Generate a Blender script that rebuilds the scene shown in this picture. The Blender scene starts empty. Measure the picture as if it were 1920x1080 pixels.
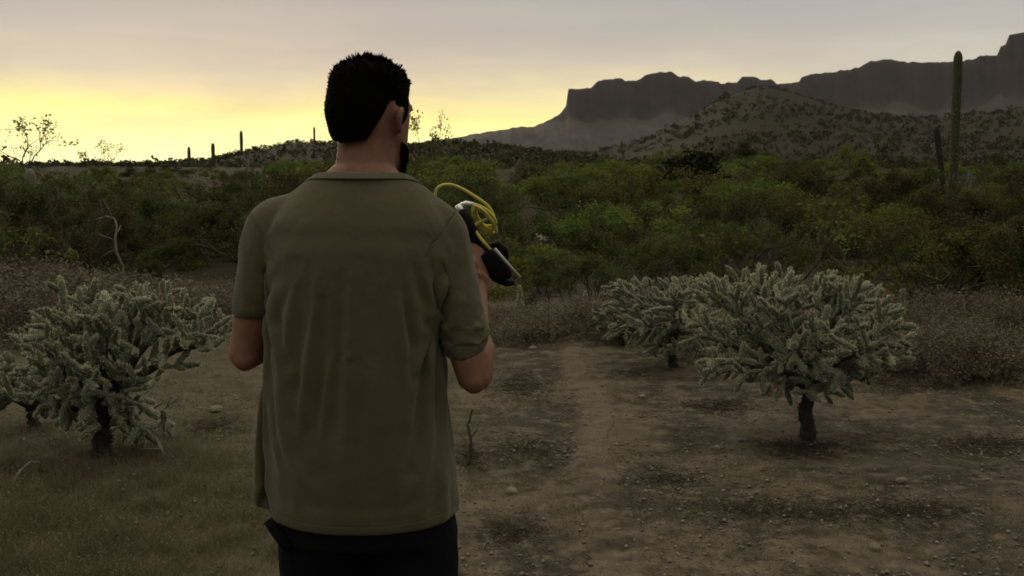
import bpy, bmesh, math, random
import numpy as np
from mathutils import Vector, Matrix

R = math.radians
scene = bpy.context.scene
COL = scene.collection

# ------------------------------------------------------------------ camera
F = 2059.0                       # focal length in pixels of the 1920 px wide photograph
EYE = Vector((0.0, 0.0, 1.55))
PITCH = math.atan(210.0 / F)     # the camera looks a little down; the true horizon is at y = 330
cam_data = bpy.data.cameras.new('camera')
cam = bpy.data.objects.new('camera', cam_data)
COL.objects.link(cam)
cam.location = EYE
cam.rotation_euler = (R(90) - PITCH, 0, 0)
cam_data.sensor_width = 36.0
cam_data.lens = 36.0 * F / 1920.0
cam_data.clip_start = 0.05
cam_data.clip_end = 20000
cam_data.dof.use_dof = True
cam_data.dof.focus_distance = 3.2
cam_data.dof.aperture_fstop = 16.0
scene.camera = cam

# ------------------------------------------------------------------ sky and sun
SUN_AZ = -13.0                   # degrees right of straight ahead
SUN_EL = 2.5
SUN_H = (math.sin(R(SUN_AZ)), math.cos(R(SUN_AZ)))


class NT:
    """small helper to write node trees"""
    def __init__(self, tree):
        self.t = tree
        tree.nodes.clear()

    def n(self, kind, **kw):
        nd = self.t.nodes.new(kind)
        for k, v in kw.items():
            setattr(nd, k, v)
        return nd

    def put(self, sock, v):
        if hasattr(v, 'is_output'):
            self.t.links.new(v, sock)
        elif v is not None:
            sock.default_value = v

    def math(self, op, a, b=None, c=None, clamp=False):
        nd = self.n('ShaderNodeMath', operation=op, use_clamp=clamp)
        self.put(nd.inputs[0], a)
        self.put(nd.inputs[1], b)
        if c is not None:
            self.put(nd.inputs[2], c)
        return nd.outputs[0]

    def smooth(self, v, a, b, to0=0.0, to1=1.0):
        nd = self.n('ShaderNodeMapRange', interpolation_type='SMOOTHSTEP')
        for i, x in enumerate((v, a, b, to0, to1)):
            self.put(nd.inputs[i], x)
        return nd.outputs[0]

    def mix(self, f, a, b, blend='MIX'):
        nd = self.n('ShaderNodeMix', data_type='RGBA', blend_type=blend)
        self.put(nd.inputs[0], f)
        self.put(nd.inputs[6], a)
        self.put(nd.inputs[7], b)
        return nd.outputs[2]

    def noise(self, vec, scale, detail=3.0, rough=0.55, out=0):
        nd = self.n('ShaderNodeTexNoise')
        self.put(nd.inputs['Vector'], vec)
        nd.inputs['Scale'].default_value = scale
        nd.inputs['Detail'].default_value = detail
        nd.inputs['Roughness'].default_value = rough
        return nd.outputs[out]

    def ramp(self, f, stops, interp='LINEAR'):
        nd = self.n('ShaderNodeValToRGB')
        nd.color_ramp.interpolation = interp
        el = nd.color_ramp.elements
        while len(el) < len(stops):
            el.new(0.5)
        for e, (p, c) in zip(el, stops):
            e.position = p
            e.color = c if len(c) == 4 else (*c, 1)
        self.put(nd.inputs[0], f)
        return nd.outputs[0]


def C(r, g, b):
    return (r, g, b, 1.0)


world = bpy.data.worlds.new('World')
scene.world = world
world.use_nodes = True
w = NT(world.node_tree)
tc = w.n('ShaderNodeTexCoord')
sep = w.n('ShaderNodeSeparateXYZ')
w.put(sep.inputs[0], tc.outputs['Generated'])
sx, sy, sz = sep.outputs
horiz = w.math('SQRT', w.math('ADD', w.math('MULTIPLY', sx, sx), w.math('MULTIPLY', sy, sy)))
cosaz = w.math('DIVIDE', w.math('ADD', w.math('MULTIPLY', sx, SUN_H[0]), w.math('MULTIPLY', sy, SUN_H[1])),
               w.math('MAXIMUM', horiz, 0.001))
# thin streaks of cloud, stretched along the horizon
mp = w.n('ShaderNodeMapping')
mp.inputs['Scale'].default_value = (1.6, 1.6, 11.0)
w.put(mp.inputs['Vector'], tc.outputs['Generated'])
streak = w.noise(mp.outputs[0], 2.2, 5.0, 0.5)
mp2 = w.n('ShaderNodeMapping')
mp2.inputs['Scale'].default_value = (1.0, 1.0, 5.0)
mp2.inputs['Location'].default_value = (3.1, 1.7, 0.4)
w.put(mp2.inputs['Vector'], tc.outputs['Generated'])
lumps = w.noise(mp2.outputs[0], 3.4, 6.0, 0.55)
el = w.math('ADD', sz, w.math('MULTIPLY', w.math('SUBTRACT', streak, 0.5), 0.055))
A = w.smooth(cosaz, 0.40, 0.985)
t = w.math('DIVIDE', el, w.math('ADD', w.math('MULTIPLY', A, 0.065), 0.105))
glow = w.ramp(t, [(0.0, C(1.7, 1.60, 0.80)), (0.22, C(1.45, 1.36, 0.52)), (0.34, C(1.20, 1.05, 0.37)),
                  (0.45, C(0.96, 0.82, 0.47)), (0.58, C(0.72, 0.635, 0.48)), (0.75, C(0.53, 0.495, 0.44)),
                  (1.0, C(0.42, 0.412, 0.40))])
cloud = w.ramp(lumps, [(0.30, C(0.27, 0.275, 0.285)), (0.70, C(0.46, 0.455, 0.44))])
pale = w.mix(0.55, glow, C(0.66, 0.62, 0.54))
glow = w.mix(w.smooth(cosaz, 0.80, 0.95), pale, glow)
glow = w.mix(w.smooth(lumps, 0.36, 0.64, 0.34, 0.0), glow, C(0.36, 0.355, 0.36))
# an overcast sky is brightest overhead
facing = w.math('MULTIPLY', w.smooth(cosaz, -0.9, 0.7, 0.50, 1.0), w.smooth(sz, 0.14, 0.95, 1.0, 3.6))
dim = w.n('ShaderNodeCombineColor')
for i in range(3):
    w.put(dim.inputs[i], facing)
cloud = w.mix(1.0, cloud, dim.outputs[0], 'MULTIPLY')
# the sunset warms the cloud deck overhead
cloud = w.mix(w.smooth(sz, 0.15, 0.6), cloud, w.mix(1.0, cloud, C(1.08, 0.99, 0.80), 'MULTIPLY'))
reach = w.math('MULTIPLY', w.smooth(t, 0.82, 1.25, 1.0, 0.0), w.smooth(A, 0.0, 0.5, 0.0, 1.0))
col = w.mix(reach, cloud, glow)
sky = w.n('ShaderNodeTexSky', sky_type='NISHITA', sun_disc=False)
sky.sun_elevation = R(SUN_EL)
sky.sun_rotation = R(SUN_AZ)
sky.dust_density = 4.0
bg1 = w.n('ShaderNodeBackground')
w.put(bg1.inputs[0], sky.outputs[0])
bg1.inputs[1].default_value = 0.05
bg2 = w.n('ShaderNodeBackground')
w.put(bg2.inputs[0], col)
bg2.inputs[1].default_value = 1.0
mixs = w.n('ShaderNodeMixShader')
mixs.inputs[0].default_value = 0.92          # cloud hides most of the clear sky
w.put(mixs.inputs[1], bg1.outputs[0])
w.put(mixs.inputs[2], bg2.outputs[0])
wo = w.n('ShaderNodeOutputWorld')
w.put(wo.inputs[0], mixs.outputs[0])

sun_data = bpy.data.lights.new('sun', 'SUN')
sun_data.energy = 1.3
sun_data.angle = R(20)
sun_data.color = (1.0, 0.80, 0.50)
sun = bpy.data.objects.new('sun', sun_data)
COL.objects.link(sun)
sun.rotation_euler = Vector((SUN_H[0] * math.cos(R(SUN_EL)), SUN_H[1] * math.cos(R(SUN_EL)),
                             math.sin(R(SUN_EL)))).to_track_quat('Z', 'Y').to_euler()

scene.view_settings.view_transform = 'Standard'
scene.view_settings.look = 'None'
scene.view_settings.exposure = 0.15
scene.view_settings.gamma = 1.0
scene.render.engine = 'CYCLES'
scene.cycles.use_denoising = True
scene.cycles.max_bounces = 5
scene.cycles.diffuse_bounces = 2
scene.cycles.transparent_max_bounces = 4
scene.cycles.volume_bounces = 0
scene.cycles.filter_width = 1.7

# ------------------------------------------------------------------ helpers
rng = np.random.default_rng(7)
random.seed(7)


def ray(px, py):
    xc = (px - 960.0) / F
    yc = (540.0 - py) / F
    return Vector((xc, math.cos(PITCH) + yc * math.sin(PITCH), yc * math.cos(PITCH) - math.sin(PITCH)))


def at(px, py, Y):
    d = ray(px, py)
    return EYE + d * (Y / d.y)


def tag(o, label=None, cat=None, group=None, kind=None):
    if label: o['label'] = label
    if cat: o['category'] = cat
    if group: o['group'] = group
    if kind: o['kind'] = kind
    return o


def empty(name, loc=(0, 0, 0), rz=0.0, s=1.0):
    o = bpy.data.objects.new(name, None)
    COL.objects.link(o)
    o.location = loc
    o.rotation_euler = (0, 0, rz)
    o.scale = (s, s, s)
    o.empty_display_size = 0.1
    return o


def mesh_from(name, v, f, mats, midx=None, smooth=False):
    """v: (n,3); f: (m,k) array of k-gons, or a list of such arrays"""
    v = np.asarray(v, dtype=np.float32)
    fs = f if isinstance(f, list) else [f]
    fs = [np.asarray(a, dtype=np.int32) for a in fs if len(a)]
    me = bpy.data.meshes.new(name)
    me.vertices.add(len(v))
    me.vertices.foreach_set('co', v.ravel())
    nl = sum(a.size for a in fs)
    nf = sum(len(a) for a in fs)
    me.loops.add(nl)
    me.loops.foreach_set('vertex_index', np.concatenate([a.ravel() for a in fs]))
    tot = np.concatenate([np.full(len(a), a.shape[1], np.int32) for a in fs])
    start = np.concatenate([[0], np.cumsum(tot)[:-1]]).astype(np.int32)
    me.polygons.add(nf)
    me.polygons.foreach_set('loop_start', start)
    me.polygons.foreach_set('loop_total', tot)
    if midx is not None:
        me.polygons.foreach_set('material_index', np.asarray(midx, np.int32))
    if smooth:
        me.polygons.foreach_set('use_smooth', np.ones(nf, bool))
    for m in (mats if isinstance(mats, (list, tuple)) else [mats]):
        me.materials.append(m)
    me.update(calc_edges=True)
    me.validate()
    return me


def obj(name, me, parent=None, loc=None):
    o = bpy.data.objects.new(name, me)
    COL.objects.link(o)
    if parent is not None:
        o.parent = parent
    if loc is not None:
        o.location = loc
    return o


class MB:
    """collects vertices and faces of one mesh"""
    def __init__(self):
        self.v, self.f, self.m, self.n = [], {}, {}, 0

    def add(self, v, f, mat=0):
        v = np.asarray(v, dtype=np.float32).reshape(-1, 3)
        f = np.asarray(f, dtype=np.int64)
        if len(f) == 0:
            return
        self.v.append(v)
        k = f.shape[1]
        self.f.setdefault(k, []).append(f + self.n)
        self.m.setdefault(k, []).append(np.full(len(f), mat))
        self.n += len(v)

    def mesh(self, name, mats, smooth=False):
        ks = sorted(self.f)
        return mesh_from(name, np.concatenate(self.v), [np.concatenate(self.f[k]) for k in ks], mats,
                         np.concatenate([np.concatenate(self.m[k]) for k in ks]), smooth)

    # frusta for many segments at once
    def segs(self, p0, p1, r0, r1, sides=5, mat=0):
        p0, p1 = np.asarray(p0, float).reshape(-1, 3), np.asarray(p1, float).reshape(-1, 3)
        n = len(p0)
        if n == 0:
            return
        r0, r1 = np.broadcast_to(r0, n), np.broadcast_to(r1, n)
        d = p1 - p0
        d = d / np.maximum(np.linalg.norm(d, axis=1, keepdims=True), 1e-9)
        ref = np.where(np.abs(d[:, 2:3]) > 0.9, [[1.0, 0, 0]], [[0, 0, 1.0]])
        a = np.cross(d, ref); a /= np.linalg.norm(a, axis=1, keepdims=True)
        b = np.cross(d, a)
        ang = np.arange(sides) * 2 * np.pi / sides
        ca, sa = np.cos(ang), np.sin(ang)
        ring = a[:, None, :] * ca[None, :, None] + b[:, None, :] * sa[None, :, None]
        v = np.concatenate([p0[:, None] + ring * r0[:, None, None], p1[:, None] + ring * r1[:, None, None]], axis=1)
        i = np.arange(sides); j = (i + 1) % sides
        q = np.stack([i, j, j + sides, i + sides], 1)
        f = (q[None] + (np.arange(n) * 2 * sides)[:, None, None]).reshape(-1, 4)
        self.add(v.reshape(-1, 3), f, mat)

    def tube(self, pts, rad, sides=8, mat=0, cap=True):
        pts = np.asarray(pts, float)
        n = len(pts)
        rad = np.broadcast_to(rad, n)
        tg = np.gradient(pts, axis=0)
        tg /= np.maximum(np.linalg.norm(tg, axis=1, keepdims=True), 1e-9)
        ref = np.array([0, 0, 1.0]) if abs(tg[0][2]) < 0.8 else np.array([1.0, 0, 0])
        a = np.cross(tg[0], ref); a /= np.linalg.norm(a)
        vs = []
        ang = np.arange(sides) * 2 * np.pi / sides
        for i in range(n):
            a = a - tg[i] * np.dot(a, tg[i]); a /= np.linalg.norm(a)
            b = np.cross(tg[i], a)
            vs.append(pts[i] + rad[i] * (np.cos(ang)[:, None] * a + np.sin(ang)[:, None] * b))
        vs = np.concatenate(vs)
        i = np.arange(sides); j = (i + 1) % sides
        q = np.stack([i, j, j + sides, i + sides], 1)
        f = (q[None] + (np.arange(n - 1) * sides)[:, None, None]).reshape(-1, 4)
        if cap:
            vs = np.concatenate([vs, pts[:1], pts[-1:]])
            base = n * sides
            self.add(vs, f, mat)
            k = self.n - len(vs)
            t1 = np.stack([j, i, np.full(sides, base)], 1)
            t2 = np.stack([i + (n - 1) * sides, j + (n - 1) * sides, np.full(sides, base + 1)], 1)
            self.f.setdefault(3, []).append(np.concatenate([t1, t2]) + k)
            self.m.setdefault(3, []).append(np.full(2 * sides, mat))
        else:
            self.add(vs, f, mat)

    # leaf-shaped quads with random facing at points P
    def leaves(self, P, size, g, stretch=1.8, up=None, mat=0):
        P = np.asarray(P, float)
        n = len(P)
        if n == 0:
            return
        a = g.normal(size=(n, 3))
        if up is not None:
            a = a + np.asarray(up)
        a /= np.linalg.norm(a, axis=1, keepdims=True)
        b = np.cross(a, g.normal(size=(n, 3)))
        b /= np.maximum(np.linalg.norm(b, axis=1, keepdims=True), 1e-6)
        s = (np.broadcast_to(size, n) * g.uniform(0.6, 1.35, n))[:, None]
        L, W = a * s * stretch * 0.5, b * s * 0.5
        v = np.stack([P - L, P + W * 0.9, P + L, P - W * 0.9], 1).reshape(-1, 3)
        f = np.arange(4 * n).reshape(-1, 4)
        self.add(v, f, mat)


def value_noise(x, y, seed=0):
    """smooth 2-D value noise in 0..1 for arrays"""
    x, y = np.asarray(x, float), np.asarray(y, float)
    xi, yi = np.floor(x).astype(np.int64), np.floor(y).astype(np.int64)
    fx, fy = x - xi, y - yi
    fx, fy = fx * fx * (3 - 2 * fx), fy * fy * (3 - 2 * fy)

    def h(i, j):
        k = (i * 374761393 + j * 668265263 + seed * 362437) & 0x7fffffff
        k = ((k ^ (k >> 13)) * 1274126177) & 0x7fffffff
        return ((k ^ (k >> 16)) & 0xffff) / 65535.0
    return (h(xi, yi) * (1 - fx) + h(xi + 1, yi) * fx) * (1 - fy) + (h(xi, yi + 1) * (1 - fx) + h(xi + 1, yi + 1) * fx) * fy


def fbm(x, y, octaves=4, seed=0):
    s, a, tot = 0.0, 1.0, 0.0
    for o in range(octaves):
        s = s + a * value_noise(np.asarray(x) * 2 ** o, np.asarray(y) * 2 ** o, seed + o * 17)
        tot += a
        a *= 0.5
    return s / tot


def sstep(a, b, v):
    k = np.clip((np.asarray(v, float) - a) / (b - a), 0, 1)
    return k * k * (3 - 2 * k)


def simple_mat(name, color, rough=0.9, spec=0.2, var=None, var_scale=8.0, bump=0.0, bump_scale=40.0, rnd=0.0,
               translucent=0.0, sheen=0.0):
    """a procedural material: base colour with noise variation, bump, per-object variation"""
    m = bpy.data.materials.new(name)
    m.use_nodes = True
    k = NT(m.node_tree)
    co = k.n('ShaderNodeTexCoord').outputs['Object']
    c = C(*color)
    if var is not None:
        nz = k.noise(co, var_scale, 4.0, 0.6)
        c = k.mix(k.smooth(nz, 0.3, 0.7), c, C(*var))
    if rnd:
        oi = k.n('ShaderNodeObjectInfo')
        hs = k.n('ShaderNodeHueSaturation')
        k.put(hs.inputs['Hue'], k.math('ADD', 0.5, k.math('MULTIPLY', k.math('SUBTRACT', oi.outputs['Random'], 0.5), rnd * 0.12)))
        k.put(hs.inputs['Value'], k.math('ADD', 1.0, k.math('MULTIPLY', k.math('SUBTRACT', oi.outputs['Random'], 0.5), rnd)))
        k.put(hs.inputs['Color'], c)
        c = hs.outputs[0]
    p = k.n('ShaderNodeBsdfPrincipled')
    k.put(p.inputs['Base Color'], c)
    p.inputs['Roughness'].default_value = rough
    p.inputs['Specular IOR Level'].default_value = spec
    if sheen:
        p.inputs['Sheen Weight'].default_value = sheen
        p.inputs['Sheen Roughness'].default_value = 0.5
    if bump:
        b = k.n('ShaderNodeBump')
        b.inputs['Strength'].default_value = bump
        b.inputs['Distance'].default_value = 0.01
        k.put(b.inputs['Height'], k.noise(co, bump_scale, 4.0, 0.6))
        k.put(p.inputs['Normal'], b.outputs[0])
    out = k.n('ShaderNodeOutputMaterial')
    sh = p.outputs[0]
    if translucent:
        tr = k.n('ShaderNodeBsdfTranslucent')
        k.put(tr.inputs[0], c)
        mx = k.n('ShaderNodeMixShader')
        mx.inputs[0].default_value = translucent
        k.put(mx.inputs[1], sh)
        k.put(mx.inputs[2], tr.outputs[0])
        sh = mx.outputs[0]
    k.put(out.inputs[0], sh)
    return m


# ------------------------------------------------------------------ terrain
NEAR_RIDGE_D, MID_HILL_D, MESA_D = 250.0, 450.0, 2200.0
near_px = [-700, 0, 150, 300, 400, 500, 560, 630, 780, 830, 950, 1050, 1200, 2600]
near_py = [318, 316, 316, 312, 302, 283, 270, 272, 280, 274, 282, 300, 312, 318]
mid_px = [-400, 700, 850, 950, 1100, 1200, 1250, 1300, 1350, 1400, 1430, 1480, 1530, 1600, 1650, 1750, 1920, 2200, 2700]
mid_py = [322, 300, 275, 285, 290, 268, 246, 221, 196, 181, 177, 189, 204, 219, 227, 231, 221, 205, 230]


def ridge_height(a, px, py, dist):
    """height of a ridge seen at tangent a = x/y and distance dist"""
    p = 960 + F * np.asarray(a)
    return EYE.z + (330.0 - np.interp(p, px, py)) / F * dist


def ground_h(x, y):
    x, y = np.asarray(x, float), np.asarray(y, float)
    r = np.hypot(x, y)
    fwd = np.maximum(y, 1.0)
    a = np.clip(x / fwd, -1.2, 1.2)
    front = sstep(0.0, 0.5, y / np.maximum(r, 0.01))
    z = (fbm(x * 0.9, y * 0.9, 3, 3) - 0.5) * 0.09 * sstep(1.5, 5.0, r)
    z = z + (fbm(x * 0.12 + 9, y * 0.12, 3, 5) - 0.5) * 0.5 * sstep(12, 40, r)
    z = z + front * (1.2 * sstep(14, 60, r) + 1.3 * sstep(50, 130, r))
    h1 = ridge_height(a, near_px, near_py, NEAR_RIDGE_D)
    z1 = h1 * np.where(r < NEAR_RIDGE_D, sstep(60, NEAR_RIDGE_D, r), 1 - 0.6 * sstep(NEAR_RIDGE_D, 420, r))
    h2 = ridge_height(a, mid_px, mid_py, MID_HILL_D)
    z2 = h2 * np.where(r < MID_HILL_D, sstep(150, MID_HILL_D, r) ** 1.1, 1 - 0.75 * sstep(MID_HILL_D, 800, r))
    rough = (fbm(x * 0.05, y * 0.05, 5, 11) - 0.5) * 3.2 * sstep(120, 420, r)
    hills = np.maximum(z1, z2)
    z = np.maximum(z, front * hills) + front * rough * (1 - 0.7 * sstep(900, 1500, r))
    return z


def gz(x, y):
    return float(ground_h(x, y))


def on_ground(px, py):
    """point of the ground seen at a pixel of the photograph"""
    d = ray(px, py)
    ts = np.geomspace(0.5, 200, 3000)
    zs = ground_h(d.x * ts, d.y * ts)
    i = int(np.argmax(EYE.z + d.z * ts <= zs))
    return Vector((d.x * ts[i], d.y * ts[i], float(zs[i])))


# the trodden path
trail_px = [(1092, 628, 30), (1072, 665, 36), (1082, 705, 42), (1112, 742, 46), (1118, 790, 52), (1112, 850, 66),
            (1128, 930, 86), (1160, 1010, 104), (1190, 1090, 128), (1230, 1300, 220)]


def flat(px, py):
    d = ray(px, py)
    k = EYE.z / -d.z
    return np.array([d.x * k, d.y * k, d.z * 0 + k])


trail_pts = []
for px_, py_, w_ in trail_px:
    q = flat(px_, py_)
    trail_pts.append((q[0], q[1], w_ / F * q[2] * 0.62))
trail_pts = np.array(trail_pts)


def trail_dist(x, y):
    """distance from the path's middle line in units of its half width"""
    best = np.full(np.shape(x), 1e9)
    for (x0, y0, w0), (x1, y1, w1) in zip(trail_pts[:-1], trail_pts[1:]):
        dx, dy = x1 - x0, y1 - y0
        k = np.clip(((x - x0) * dx + (y - y0) * dy) / (dx * dx + dy * dy), 0, 1)
        d = np.hypot(x - x0 - k * dx, y - y0 - k * dy) / (w0 + (w1 - w0) * k)
        best = np.minimum(best, d)
    return best


def ground_material():
    m = bpy.data.materials.new('desert_soil')
    m.use_nodes = True
    k = NT(m.node_tree)
    pos = k.n('ShaderNodeNewGeometry').outputs['Position']
    big = k.noise(pos, 0.55, 5.0, 0.6)
    mid = k.noise(pos, 2.3, 6.0, 0.62)
    fine = k.noise(pos, 17.0, 5.0, 0.7)
    grit = k.noise(pos, 75.0, 3.0, 0.7)
    soil = k.mix(k.smooth(big, 0.35, 0.65), C(0.138, 0.114, 0.080), C(0.096, 0.080, 0.057))
    warp = k.noise(pos, 1.1, 7.0, 0.7)
    litter = k.math('MULTIPLY', k.smooth(k.math('ADD', k.math('MULTIPLY', mid, 0.5), k.math('MULTIPLY', warp, 0.5)), 0.45, 0.56), k.smooth(fine, 0.32, 0.55, 0.25, 1.0))
    c = k.mix(k.math('MULTIPLY', litter, 0.86), soil, C(0.036, 0.029, 0.019))
    c = k.mix(k.math('MULTIPLY', k.smooth(grit, 0.56, 0.74), 0.65), c, C(0.235, 0.20, 0.145))
    c = k.mix(k.math('MULTIPLY', k.smooth(grit, 0.44, 0.30), 0.5), c, C(0.05, 0.04, 0.026))
    mott = k.noise(pos, 7.5, 4.0, 0.65)
    c = k.mix(k.smooth(mott, 0.50, 0.66, 0.0, 0.55), c, C(0.200, 0.170, 0.122))
    c = k.mix(k.smooth(mott, 0.46, 0.34, 0.0, 0.70), c, C(0.048, 0.040, 0.028))
    at_ = k.n('ShaderNodeAttribute', attribute_name='trail').outputs['Fac']
    tm = k.smooth(k.math('ADD', at_, k.math('MULTIPLY', k.math('SUBTRACT', k.math('ADD', k.math('MULTIPLY', warp, 0.5), k.math('MULTIPLY', fine, 0.5)), 0.5), 3.0)), 0.35, 0.95)
    path_c = k.mix(k.smooth(grit, 0.4, 0.7), C(0.165, 0.138, 0.098), C(0.225, 0.19, 0.14))
    c = k.mix(k.math('MULTIPLY', tm, 0.45), c, path_c)
    # the ground left of the path carries a thin grey-green growth
    green = k.n('ShaderNodeAttribute', attribute_name='green').outputs['Fac']
    c = k.mix(k.math('MULTIPLY', green, k.smooth(fine, 0.35, 0.65, 0.25, 0.7)), c, C(0.092, 0.082, 0.048))
    # the far hills: rock and low scrub
    far = k.n('ShaderNodeAttribute', attribute_name='far').outputs['Fac']
    hn = k.noise(pos, 0.09, 7.0, 0.68)
    hill = k.mix(k.smooth(hn, 0.42, 0.60), C(0.022, 0.018, 0.012), C(0.020, 0.020, 0.010))
    hill = k.mix(k.smooth(k.noise(pos, 0.22, 4.0, 0.6), 0.62, 0.74), hill, C(0.036, 0.030, 0.022))
    c = k.mix(far, c, hill)
    p = k.n('ShaderNodeBsdfPrincipled')
    k.put(p.inputs['Base Color'], c)
    p.inputs['Roughness'].default_value = 0.95
    p.inputs['Specular IOR Level'].default_value = 0.1
    b = k.n('ShaderNodeBump')
    b.inputs['Strength'].default_value = 0.9
    b.inputs['Distance'].default_value = 0.05
    k.put(b.inputs['Height'], k.math('ADD', k.math('MULTIPLY', fine, 0.7), k.math('MULTIPLY', grit, 0.45)))
    k.put(p.inputs['Normal'], b.outputs[0])
    k.put(k.n('ShaderNodeOutputMaterial').inputs[0], p.outputs[0])
    return m


M = {}
M['soil'] = ground_material()


def add_attr(me, name, vals):
    a = me.attributes.new(name, 'FLOAT', 'POINT')
    a.data.foreach_set('value', np.asarray(vals, np.float32).ravel())


def ground_attrs(me, x, y):
    r = np.hypot(x, y)
    add_attr(me, 'trail', (1 - sstep(0.35, 1.7, trail_dist(x, y))) * sstep(4.6, 6.4, y))
    g = sstep(0.15, -0.7, x) * (1 - sstep(9, 20, y))
    add_attr(me, 'green', g)
    add_attr(me, 'far', sstep(9.5, 22, r))


def build_ground():
    view = np.radians(np.arange(-34, 34.01, 0.16))
    rest = np.radians(np.arange(34.5, 325.9, 3.0))
    az = np.concatenate([view, rest])
    rad = np.concatenate([[0.05], np.geomspace(0.5, 4.0, 14)[:-1], np.geomspace(4.0, 13.0, 120)[:-1],
                          np.geomspace(13.0, 900.0, 130)[:-1], np.geomspace(900, 4200, 14)])
    A_, R_ = np.meshgrid(az, rad)
    x, y = R_ * np.sin(A_), R_ * np.cos(A_)
    z = ground_h(x, y)
    # clods and shallow hollows close by
    near = 1 - sstep(9, 14, R_)
    z = z + near * (fbm(x * 7, y * 7, 3, 21) - 0.5) * 0.030 + near * (fbm(x * 26, y * 26, 2, 23) - 0.5) * 0.014
    na, nr = len(az), len(rad)
    idx = np.arange(na * nr).reshape(nr, na)
    i0, i1 = idx[:-1], idx[1:]
    q = np.stack([i0, np.roll(i0, -1, 1), np.roll(i1, -1, 1), i1], -1).reshape(-1, 4)
    me = mesh_from('ground', np.stack([x, y, z], -1).reshape(-1, 3), q[:, ::-1], M['soil'], None, True)
    ground_attrs(me, x.ravel(), y.ravel())
    return tag(obj('ground', me), 'bare brown desert soil with dark litter and grit', kind='structure')


def build_path():
    rows, cols = 420, 31
    cum = np.concatenate([[0], np.cumsum(np.hypot(*np.diff(trail_pts[:, :2], axis=0).T))])
    s = np.linspace(0.15, cum[-1] - 0.6, rows)
    cx, cy, cw = (np.interp(s, cum, trail_pts[:, i]) for i in range(3))
    tx, ty = np.gradient(cx), np.gradient(cy)
    L = np.hypot(tx, ty)
    nx, ny = -ty / L, tx / L
    u = np.linspace(-1, 1, cols)
    wob = 0.85 + 0.8 * (fbm(s * 4, s * 0, 3, 4) - 0.5)
    x = cx[:, None] + nx[:, None] * u[None] * (cw * wob)[:, None] * 0.95
    y = cy[:, None] + ny[:, None] * u[None] * (cw * wob)[:, None] * 0.95
    z = ground_h(x, y) + ((fbm(x * 7, y * 7, 3, 21) - 0.5) * 0.030 + (fbm(x * 26, y * 26, 2, 23) - 0.5) * 0.014) * (1 - sstep(9, 14, np.hypot(x, y)))
    z = z + 0.006 - 0.012 * (np.abs(u)[None] > 0.98)
    idx = np.arange(rows * cols).reshape(rows, cols)
    q = np.stack([idx[:-1, :-1], idx[:-1, 1:], idx[1:, 1:], idx[1:, :-1]], -1).reshape(-1, 4)
    me = mesh_from('path', np.stack([x, y, z], -1).reshape(-1, 3), q, M['soil'], None, True)
    ground_attrs(me, x.ravel(), y.ravel())
    return tag(obj('path', me), 'pale trodden footpath across the brown soil', kind='structure')


build_ground()
build_path()

# ------------------------------------------------------------------ mesa and cliffs far behind
M['cliff'] = simple_mat('mountain_rock', (0.050, 0.041, 0.040), var=(0.028, 0.024, 0.024), var_scale=0.02, bump=0.0)
mesa_px = [500, 700, 830, 940, 1000, 1030, 1050, 1060, 1064, 1085, 1105, 1120, 1160, 1170, 1190, 1215, 1255, 1270, 1285, 1300,
           1330, 1345, 1375, 1385, 1405, 1420, 1440, 1450, 1490, 1495, 1520, 1560, 1600, 1625, 1660, 1690, 1785,
           1815, 1825, 1855, 1861, 1870, 1876, 1920, 1990, 2060, 2100, 2300, 2700]
mesa_py = [292, 280, 264, 247, 238, 226, 214, 202, 171, 169, 168, 156, 149, 156, 153, 143, 138, 147, 148, 155,
           155, 160, 158, 148, 147, 152, 152, 160, 158, 148, 142, 138, 130, 118, 116, 121, 120,
           115, 109, 110, 91, 88, 71, 66, 58, 66, 90, 110, 180]


def build_mesa():
    px = np.arange(420, 2720, 2.2)
    depth = np.concatenate([np.linspace(-700, -60, 42), np.linspace(-50, 0, 22), np.linspace(20, 900, 18)])
    P, D = np.meshgrid(px, depth)
    a = (P - 960) / F
    hn = (np.interp(px, mesa_px, mesa_py) + (fbm(px / 9, px * 0, 3, 31) - 0.5) * 5.0)
    H = EYE.z + (330 - hn) / F * MESA_D
    # gullies carve the talus and the cliff foot
    gul = fbm(P / 26 + D * 0.002, D * 0.004, 4, 41)
    foot = 0.60 + 0.22 * (fbm(P / 60, P * 0, 3, 43) - 0.5)
    tal = np.clip((D + 700) / 640.0, 0, 1)
    cliff = sstep(-60, -4, D + 26 * (gul - 0.5))
    steep = sstep(960, 1130, P)                    # left of the mesa edge the ridge is a plain slope
    Hs = np.convolve(np.pad(H, 45, 'edge'), np.ones(91) / 91, 'valid')[None]      # the talus follows the ridge only loosely
    low = np.minimum(Hs * foot, H[None] * 0.94) * tal ** 1.25
    rise = np.where(D < 0, cliff * steep + (1 - steep) * tal ** 1.6, 1.0)
    z = np.where(D > 0, H[None] * (1 - 0.5 * sstep(0, 900, D)), low + (H[None] - low) * rise)
    z = z + np.where(D < 0, (gul - 0.5) * 46 * np.sin(np.pi * np.clip(tal, 0, 1)) * 0.8, 0)
    z = np.where(D <= -699, -20, z)
    Y = MESA_D + D
    x = a * Y + 0 * D
    idx = np.arange(P.size).reshape(P.shape)
    q = np.stack([idx[:-1, :-1], idx[:-1, 1:], idx[1:, 1:], idx[1:, :-1]], -1).reshape(-1, 4)
    me = mesh_from('mountain', np.stack([x, Y, z], -1).reshape(-1, 3), q, M['cliff'])
    return tag(obj('mountain', me), 'long purple grey mesa with a sheer cliff edge on the horizon', kind='structure')


build_mesa()
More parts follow.
